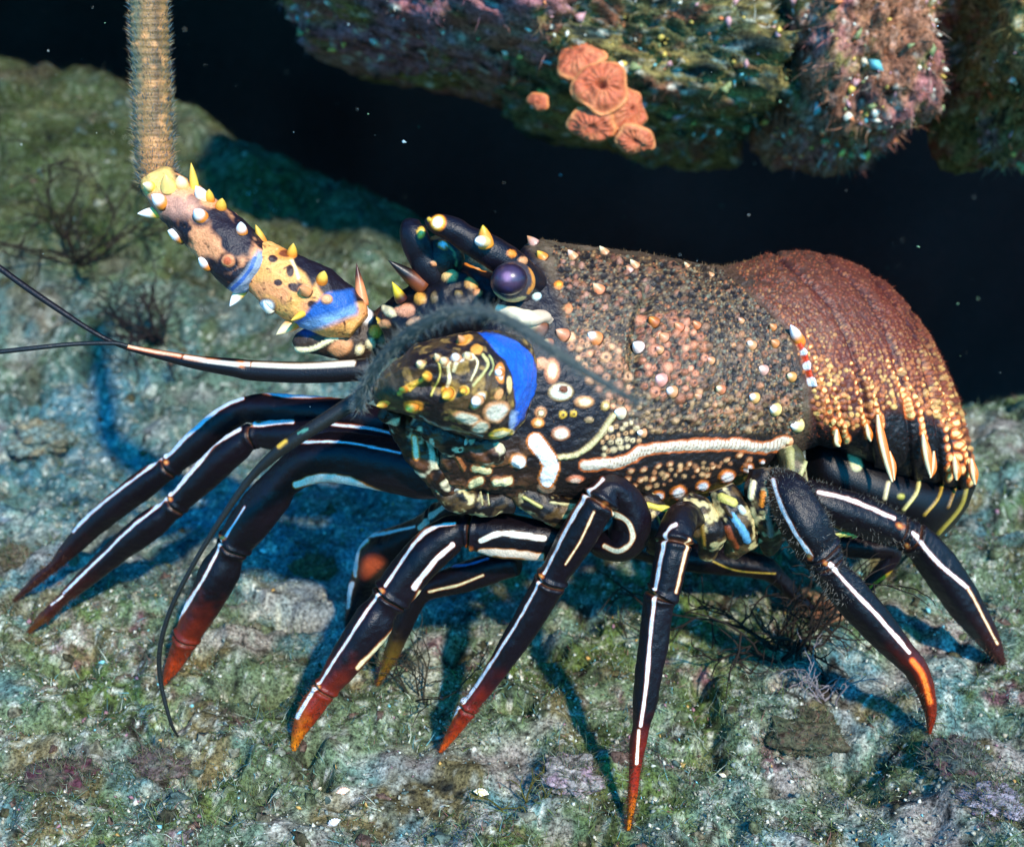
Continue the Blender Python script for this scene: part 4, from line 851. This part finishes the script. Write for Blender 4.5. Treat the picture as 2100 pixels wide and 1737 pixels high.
# curled upper joint then a long straight shank
leg([(1215, 1105, 8, .615), (1232, 1118, 26, .61), (1275, 1112, 40, .604), (1296, 1075, 42, .598), (1282, 1030, 38, .592), (1250, 1005, 34, .586), (1222, 1040, 38, .584), (1175, 1115, 38), (1140, 1172, 32), (1120, 1208, 34), (1060, 1308, 30), (1000, 1400, 21), (975, 1432, 19), (960, 1452, 20), (930, 1500, 13), (902, 1542, 4)],
    [([(1256, 1052), (1290, 1075), (1296, 1108), (1268, 1130), (1240, 1120)], 9, sr(220, 206, 170), sr(200, 110, 40)), ([(1236, 982), (1200, 1020), (1165, 1078), (1116, 1175)], 7), ([(1218, 1050), (1190, 1110), (1160, 1158)], 4, CREAM), ([(1110, 1188), (1060, 1275), (1000, 1370), (975, 1408)], 6), ([(970, 1412), (950, 1440)], 8), ([(940, 1450), (925, 1475)], 6, WHITE, ORANGE)],
    tip=((1010, 1385), (903, 1540), (sr(140, 36, 16), sr(214, 84, 20))), ringsj=[(1240, 1035, 12), (1112, 1182, 9), (945, 1445, 8)])
leg([(1440, 1075, 20, .62), (1405, 1060, 34, .60), (1388, 1085, 37, .588), (1378, 1140, 36, .584), (1364, 1205, 34), (1352, 1235, 33), (1338, 1330, 31), (1322, 1440, 25), (1314, 1490, 19), (1308, 1525, 18), (1302, 1580, 13), (1295, 1650, 8), (1288, 1702, 3)],
    [([(1386, 1076), (1370, 1088), (1358, 1130), (1343, 1208)], 8), ([(1411, 1105), (1400, 1160), (1387, 1215)], 4, CREAM), ([(1343, 1224), (1334, 1300), (1326, 1400), (1314, 1488)], 7), ([(1310, 1498), (1306, 1565)], 6, WHITE, ORANGE)],
    tip=((1316, 1500), (1290, 1695), (sr(176, 44, 14), sr(220, 130, 20))), ringsj=[(1342, 1216, 8), (1416, 1118, 9)], hairtip=900)
leg([(1585, 1010, 18, .612), (1592, 990, 32, .61), (1618, 1015, 48, .604), (1650, 1075, 52, .602), (1680, 1130, 42), (1700, 1170, 34), (1740, 1215, 40), (1800, 1285, 37), (1850, 1340, 29), (1875, 1368, 26), (1895, 1410, 21), (1908, 1460, 13), (1906, 1504, 4)],
    [([(1586, 985), (1598, 1030), (1625, 1085), (1662, 1138)], 9), ([(1700, 1155), (1745, 1205), (1800, 1262), (1866, 1338)], 8)],
    tip=((1840, 1320), (1905, 1490), (sr(110, 34, 16), sr(140, 40, 14))), ringsj=[(1660, 1140, 11), (1692, 1153, 9)], hair=2600, extra=lambda S: S.line([(1872, 1355), (1893, 1385), (1908, 1440)], 10, sr(230, 120, 40), edge=sr(180, 60, 16), ew=3))
leg([(1640, 995, 22, .65), (1680, 1025, 38, .648), (1750, 1052, 44), (1810, 1075, 42), (1850, 1092, 32), (1890, 1118, 36), (1935, 1175, 41), (1985, 1250, 35), (2020, 1300, 26), (2048, 1346, 12), (2056, 1362, 3)],
    [([(1680, 1008), (1750, 1026), (1835, 1062)], 8), ([(1872, 1092), (1920, 1150), (1985, 1205)], 8), ([(1987, 1208), (2015, 1260), (2046, 1320)], 4, CREAM)], ringsj=[(1846, 1078, 14), (1860, 1118, 9)], hair=900, tip=((1990, 1260), (2056, 1360), (sr(50, 22, 22), sr(60, 28, 24))))
# far-side leg glimpsed under the tail
leg([(1640, 1090, 22, .70), (1700, 1110, 26), (1770, 1120, 26), (1830, 1130, 20), (1800, 1180, 16), (1750, 1230, 10), (1700, 1265, 3)], [([(1770, 1215), (1860, 1150)], 5, sr(190, 150, 40), None)], hairtip=0)
leg([(1300, 1120, 26, .70), (1400, 1140, 30), (1480, 1150, 30), (1560, 1162, 26), (1600, 1190, 18), (1640, 1230, 12), (1690, 1262, 3)], [([(1450, 1145), (1510, 1170), (1590, 1176)], 3, sr(180, 150, 60), None)], hairtip=0)

# hip joints under the body
def hip(pts, marks, col=sr(22, 16, 14)):
    S = tube(pts, col, step=1.7, nt_=90); S.mix(np.clip((fbm(S.V, .007, 122, 3) - .52) * 8, 0, 1) * .8, sr(92, 70, 40)); S.mix(np.clip((fbm(S.V, .005, 133, 3) - .60) * 9, 0, 1), sr(196, 176, 120)); S.H += (fbm(S.V, .01, 22, 3) - .5) * .005
    for p_, w_, c in marks: S.line(p_, w_, c, h=.001)
    return S.build('hip_joint', M_LEG, LB)
YG = sr(190, 170, 60)
hip([(1310, 1010, 20, .615), (1330, 1040, 32, .613), (1350, 1085, 34, .615), (1345, 1130, 18, .62)], [([(1312, 1040), (1320, 1080), (1318, 1120)], 7, YG), ([(1330, 1035), (1375, 1045)], 12, sr(200, 186, 80)), ([(1350, 1060), (1365, 1100)], 4, sr(160, 130, 60))])
hip([(1400, 1020, 24, .615), (1430, 1055, 38, .615), (1460, 1095, 36, .62), (1450, 1135, 16, .63)], [([(1440, 1075), (1445, 1120)], 8, sr(120, 90, 30)), ([(1385, 1050), (1410, 1045)], 12, CREAM)])
hip([(1480, 1000, 26, .618), (1500, 1050, 42, .618), (1515, 1100, 40, .625), (1500, 1140, 16, .63)], [([(1480, 1020), (1505, 1030)], 18, sr(190, 176, 90)), ([(1502, 1058), (1522, 1085), (1532, 1108)], 15, sr(90, 150, 180)), ([(1492, 1085), (1508, 1125)], 16, sr(120, 56, 26)), ([(1488, 1040), (1500, 1060)], 8, sr(60, 44, 24)), ([(1520, 1040), (1525, 1050)], 10, sr(190, 200, 190))])
hip([(1560, 960, 24, .615), (1565, 1020, 40, .615), (1580, 1080, 38, .625), (1575, 1130, 14, .635)], [([(1545, 990), (1540, 1020)], 12, CREAM), ([(1575, 1040), (1580, 1095)], 12, sr(110, 104, 90)), ([(1565, 1010), (1562, 1035)], 10, ORANGE), ([(1600, 975), (1640, 940)], 14, sr(170, 160, 90))])
hip([(1060, 1000, 20, .60), (1100, 1030, 30, .60), (1150, 1050, 34, .605), (1210, 1060, 24, .61)], [([(1075, 1020), (1110, 1040)], 7, sr(180, 170, 100)), ([(1130, 1030), (1190, 1040)], 5, sr(180, 170, 120))])
hip([(890, 990, 16, .595), (930, 1015, 28, .595), (990, 1030, 30, .60), (1050, 1030, 20, .605)], [([(985, 1010), (990, 1035)], 3, sr(170, 160, 110)), ([(1000, 1010), (1004, 1035)], 3, sr(170, 160, 110)), ([(915, 1010), (960, 1000)], 6, sr(120, 120, 110))])
hip([(1610, 920, 22, .63), (1625, 960, 30, .628), (1632, 1000, 26, .63), (1640, 1030, 12, .64)], [([(1620, 925), (1622, 990)], 16, sr(150, 140, 84)), ([(1650, 950), (1640, 975)], 9, sr(180, 170, 110))], col=sr(70, 66, 40))

# dark hollow under the tail: swimmerets and folded fan
S = loft([(1650, 885, 1655, 1010, .69, .02), (1690, 880, 1690, 1030, .688, .028), (1750, 900, 1740, 1050, .69, .032), (1830, 940, 1800, 1075, .694, .034), (1900, 970, 1860, 1095, .70, .034), (1960, 985, 1915, 1110, .704, .028), (1998, 985, 1955, 1080, .708, .016), (2004, 990, 1985, 1040, .71, .006)], 200, 160, sr(14, 11, 14))
for pts, w_, c in [([(1822, 990), (1815, 1022)], 5, CREAM), ([(1886, 975), (1880, 1010), (1854, 1045)], 4, sr(220, 200, 120)), ([(1936, 975), (1925, 1020), (1896, 1056)], 3, sr(180, 140, 50)), ([(1985, 990), (1970, 1040), (1924, 1095)], 5, sr(150, 130, 50)), ([(1960, 1000), (1945, 1040)], 2.5, sr(150, 110, 50)),
                 ([(1750, 930), (1757, 955)], 22, sr(190, 190, 140)), ([(1845, 870), (1848, 900), (1842, 945)], 20, sr(196, 186, 110)), ([(1908, 880), (1918, 900)], 14, sr(180, 176, 110)), ([(1846, 1018), (1850, 1018)], 9, sr(170, 160, 70))]:
    S.line(pts, w_, c, edge=c * .4, ew=2, h=.001)
S.build('tail_fan', M_LEG, LB)
for pts, r, h in [([(1800, 850), (1806, 890), (1816, 935), (1830, 988)], 9, 0), ([(1824, 925), (1832, 955), (1834, 985)], 6, 0), ([(1893, 890), (1900, 930), (1908, 975)], 10, 0), ([(1915, 925), (1914, 960), (1908, 980)], 7, 0), ([(1957, 935), (1962, 965), (1962, 985)], 10, 0), ([(1992, 940), (1997, 970), (2000, 994)], 9, 0), ([(1716, 880), (1717, 905), (1722, 916)], 9, 0), ([(1778, 870), (1782, 890), (1786, 905)], 8, 0)]:
    _, nn = B.at(*pts[0]); bp, _ = B.at(*pts[0]); _, _, d0 = proj(bp)
    m_ = len(pts); d0 = min(float(d0), .67)
    S = tube([(x, y, r * (.35 if i == 0 else (1 if i < m_ - 1 else .25)), d0 - .003) for i, (x, y) in enumerate(pts)], sr(222, 110, 24), step=1.5, nt_=24)
    S.line([(x - r * .25, y) for x, y in pts], r * .8, sr(250, 226, 170)); S.build('side_spike', M_SPINE, LB)
# pale feathery swimmeret tips
for k in range(6):
    S = tube([(1700 + k * 16, 1100 + (k % 2) * 3, 2, .66), (1715 + k * 15, 1096, 4, .658), (1735 + k * 12, 1092 + k, 2, .658)], sr(190, 180, 90), step=2, nt_=12); S.build('swimmeret', M_SPINE, LB)

# fine fuzz over carapace and tail
n = 12000; cand = np.nonzero((B.W < 900) & (B.U > 1110))[0]; i = rng.choice(cand, n)
D = B.N[i] + rng.normal(size=(n, 3)) * .45; fc = np.where((B.U[i] > 1560)[:, None], sr(140, 66, 38), sr(120, 92, 60)) * (.4 + .9 * rng.random((n, 1)))
tag(hairs('fuzz', (B.V + B.N * B.H[:, None])[i], D, .0006 + .0018 * rng.random(n) ** 2, .00008, fc, M_HAIR, LB), kind='stuff')

# ------------------------------------------------------------------ seaweed, stones and shells on the seabed
def seaweed(u, v, size, n, seed, label, col=sr(34, 26, 20), spread=1.0):
    r = np.random.default_rng(seed); d = dg(u, v); base = P(u, v, d) + np.array([0, 0, -.002]); Vs, Fs, Cs = [], [], []; off = 0
    def branch(p, dr, L, rad, depth):
        nonlocal off
        k_ = 7; pts = [p]
        for _ in range(k_):
            dr = dr + r.normal(size=3) * .22; dr /= np.linalg.norm(dr); p = p + dr * L / k_; pts.append(p)
            if depth > 0 and r.random() < .5: branch(p, dr + r.normal(size=3) * .8, L * .55, rad * .7, depth - 1)
        pts = np.array(pts); m_ = len(pts); t = np.gradient(pts, axis=0); a = np.cross(t, [.3, .2, .9]); a /= np.linalg.norm(a, axis=1)[:, None] + 1e-9; b = np.cross(t, a); b /= np.linalg.norm(b, axis=1)[:, None] + 1e-9
        th = np.linspace(0, 2 * math.pi, 6, endpoint=False); rr = rad * np.linspace(1, .35, m_)
        V = pts[:, None] + rr[:, None, None] * (np.cos(th)[None, :, None] * a[:, None] + np.sin(th)[None, :, None] * b[:, None])
        Vs.append(V.reshape(-1, 3)); Fs.append(grid_faces(m_, 6) + off); Cs.append(np.tile(col * (.7 + .6 * r.random()), (m_ * 6, 1))); off += m_ * 6
    for _ in range(n):
        branch(base + r.normal(size=3) * np.array([.004, .004, 0]), np.array([r.normal() * spread, r.normal() * .4, .6 + .4 * r.random()]), px(size, d) * (.6 + .6 * r.random()), max(.0007, px(size, d) * .014), 2)
    o = mesh_obj('seaweed_sprig', np.vstack(Vs), np.vstack(Fs), M_TURF, colors=np.vstack(Cs)); return tag(o, label, 'seaweed', 'branching seaweed on the seabed')
seaweed(1600, 1340, 260, 13, 1, 'large dark brown branching seaweed under the tail end of the lobster', spread=1.1)
seaweed(150, 540, 230, 9, 2, 'dark thin seaweed on the slope left of the hairy upright antenna')
seaweed(330, 700, 190, 9, 3, 'dark seaweed just above the thin left antennules', sr(34, 26, 26))
seaweed(860, 1430, 150, 5, 4, 'thin dark seaweed between the two red-tipped front legs', sr(40, 38, 28), .4)
seaweed(1680, 1420, 90, 8, 5, 'pale pinkish fine branching seaweed below the right legs', sr(120, 112, 112), 1.4)
seaweed(1060, 1670, 90, 3, 6, 'short olive seaweed near the bottom centre', sr(80, 76, 30), 1.2)
seaweed(1430, 1560, 60, 5, 7, 'small grey green seaweed right of the longest front leg', sr(120, 130, 110), 1.4)
seaweed(380, 770, 70, 3, 8, 'small black seaweed under the banded antennule', sr(30, 28, 26), 1.2)

def stone(u, v, ru, rv, pal, seed, label, name='stone', cat='stone', grp=None, sub=5):
    d = dg(u, v); V, Fc = ico(sub); R = 1 + .8 * (fbm(V + seed, .8, seed, 3) - .5) + .9 * (fbm(V + seed, .35, seed + 1, 4) - .5)
    q = V * R[:, None]; c = P(u, v, d); W_ = c + q * np.array([px(ru, d), px(ru, d) * .8, px(rv, d) * .8])
    C = np.tile(pal[0], (len(V), 1)); k_ = fbm(V + seed, .4, seed + 2, 4); C += np.clip((k_ - .5) * 8, 0, 1)[:, None] * (pal[1] - C); k_ = vnoise(V + seed, .1, seed + 4); C += np.clip((k_ - .65) * 6, 0, 1)[:, None] * (pal[2] - C)
    C = C * .6
    o = mesh_obj(name, W_, Fc, M_ROCK, colors=C)
    i = rng.integers(0, len(V), 1500); D = V[i] * .6 + rng.normal(size=(1500, 3)) * .6 + np.array([0, 0, .4])
    tc_ = np.array([sr(92, 104, 66), sr(124, 128, 108), sr(70, 80, 52), sr(108, 88, 80)])[rng.integers(0, 4, 1500)] * (.4 + .7 * rng.random((1500, 1)))
    tag(hairs('algae_fringe', W_[i], D, .0015 + .005 * rng.random(1500) ** 2, .0002, tc_, M_TURF, o, curl=1.0), kind='stuff')
    return tag(o, label, cat, grp)
PAL1 = [sr(170, 164, 156), sr(176, 150, 160), sr(70, 70, 60)]
stone(1165, 1590, 60, 34, PAL1, 3, 'pale pinkish grey stone left of the longest front leg tip')
stone(2030, 1640, 60, 30, [sr(176, 166, 176), sr(140, 140, 140), sr(80, 90, 80)], 5, 'pale lilac stone near the right edge of the seabed')
stone(1650, 1500, 84, 46, [sr(92, 88, 66), sr(84, 94, 70), sr(104, 76, 62)], 7, 'brown mossy stone between the right-hand legs')
stone(30, 1150, 40, 30, [sr(120, 110, 90), sr(90, 80, 60), sr(60, 60, 50)], 9, 'small brown stone at the left edge beside the far leg tips')
stone(130, 1600, 70, 40, [sr(96, 90, 76), sr(100, 60, 70), sr(50, 56, 50)], 11, 'dark mauve stone in the lower left corner')
stone(640, 1165, 46, 22, [sr(130, 110, 76), sr(96, 100, 70), sr(70, 60, 44)], 13, 'tan rubble lump on the ground between the left legs')
stone(90, 900, 60, 44, [sr(130, 150, 140), sr(150, 140, 110), sr(70, 80, 70)], 15, 'pale greenish stone above the far left leg')
stone(1700, 1235, 70, 44, [sr(170, 130, 100), sr(120, 80, 60), sr(90, 70, 50)], 17, 'tan and red lump beneath the tail beside the dark seaweed')
stone(1960, 1560, 70, 34, [sr(90, 100, 92), sr(110, 80, 84), sr(60, 70, 60)], 19, 'grey green stone right of the curved orange leg tip')
stone(330, 1560, 60, 26, [sr(110, 96, 92), sr(110, 110, 100), sr(60, 50, 50)], 21, 'flat reddish grey stone below the thin drooping whip')

def shell(u, v, r, cols, seed, label):
    d = dg(u, v); c = P(u, v, d) + np.array([0, 0, .002]); rr = np.random.default_rng(seed)
    ns, nt_ = 14, 40; t = np.linspace(.02, 1, ns); th = np.linspace(-1.1, 1.1, nt_)
    R = px(r, d); a = rr.normal(size=3) * .3 + XA; a /= np.linalg.norm(a); n_ = -FWA + rr.normal(size=3) * .3; b = np.cross(n_, a); b /= np.linalg.norm(b); n_ = np.cross(a, b)
    rib = 1 + .04 * np.cos(th * 18)
    X = t[:, None] * np.sin(th) * rib; Y = t[:, None] * np.cos(th) * rib; Z = .35 * (1 - (t[:, None] * 2 - 1) ** 2) * rib * (1 - (th / 1.3) ** 2)
    top = c + R * (X[..., None] * a + Y[..., None] * b + Z[..., None] * n_); bot = top - n_ * R * .06
    V = np.vstack([top.reshape(-1, 3), bot.reshape(-1, 3)]); f1 = grid_faces(ns, nt_, wrap=False); f2 = f1[:, ::-1] + ns * nt_
    rim = []
    for j in range(nt_ - 1): k0 = (ns - 1) * nt_ + j; rim.append([k0, k0 + 1, k0 + 1 + ns * nt_, k0 + ns * nt_])
    C = np.tile(cols[0], (len(V), 1)); k_ = np.tile(np.repeat(t, nt_), 2); C += (.5 + .5 * np.sin(k_ * 16))[:, None] * .8 * (cols[1] - C)
    o = mesh_obj('shell_fragment', V, np.vstack([f1, f2, np.array(rim)]), M_BIT, colors=C); return tag(o, label, 'shell', 'shell fragments on the seabed')
shell(705, 1636, 16, [WHITE, sr(230, 150, 60)], 1, 'white and orange shell chip at the bottom, below the thick red-tipped leg')
shell(985, 1640, 18, [sr(236, 214, 120), WHITE], 2, 'yellow and white shell chip at the bottom centre')
shell(905, 1230, 12, [WHITE, sr(170, 200, 210)], 3, 'small white shell chip beside the folded leg')
shell(690, 1700, 18, [WHITE, sr(190, 180, 170)], 4, 'pale shell chip at the bottom edge of the seabed')
shell(1480, 1600, 9, [WHITE, sr(236, 200, 90)], 5, 'tiny white shell chip right of the longest front leg')
shell(540, 1140, 10, [WHITE, sr(120, 190, 190)], 6, 'small bluish white shell chip between the left legs')

# drifting particles in the water
n = 260; uu = rng.random(n) * 2100; vv = rng.random(n) * 900; dd = .6 + rng.random(n) * 1.0
gp = P(uu, vv, dd); gp = gp[gp[:, 2] > terrain(gp[:, 0], gp[:, 1]) + .02]
sn = chips('drifting_particles', gp, .0006, [sr(150, 170, 170), sr(120, 160, 120), sr(200, 200, 190)], [.5, .25, .25], 66); tag(sn, kind='stuff', label='tiny pale particles drifting in the dark water', cat='particles')
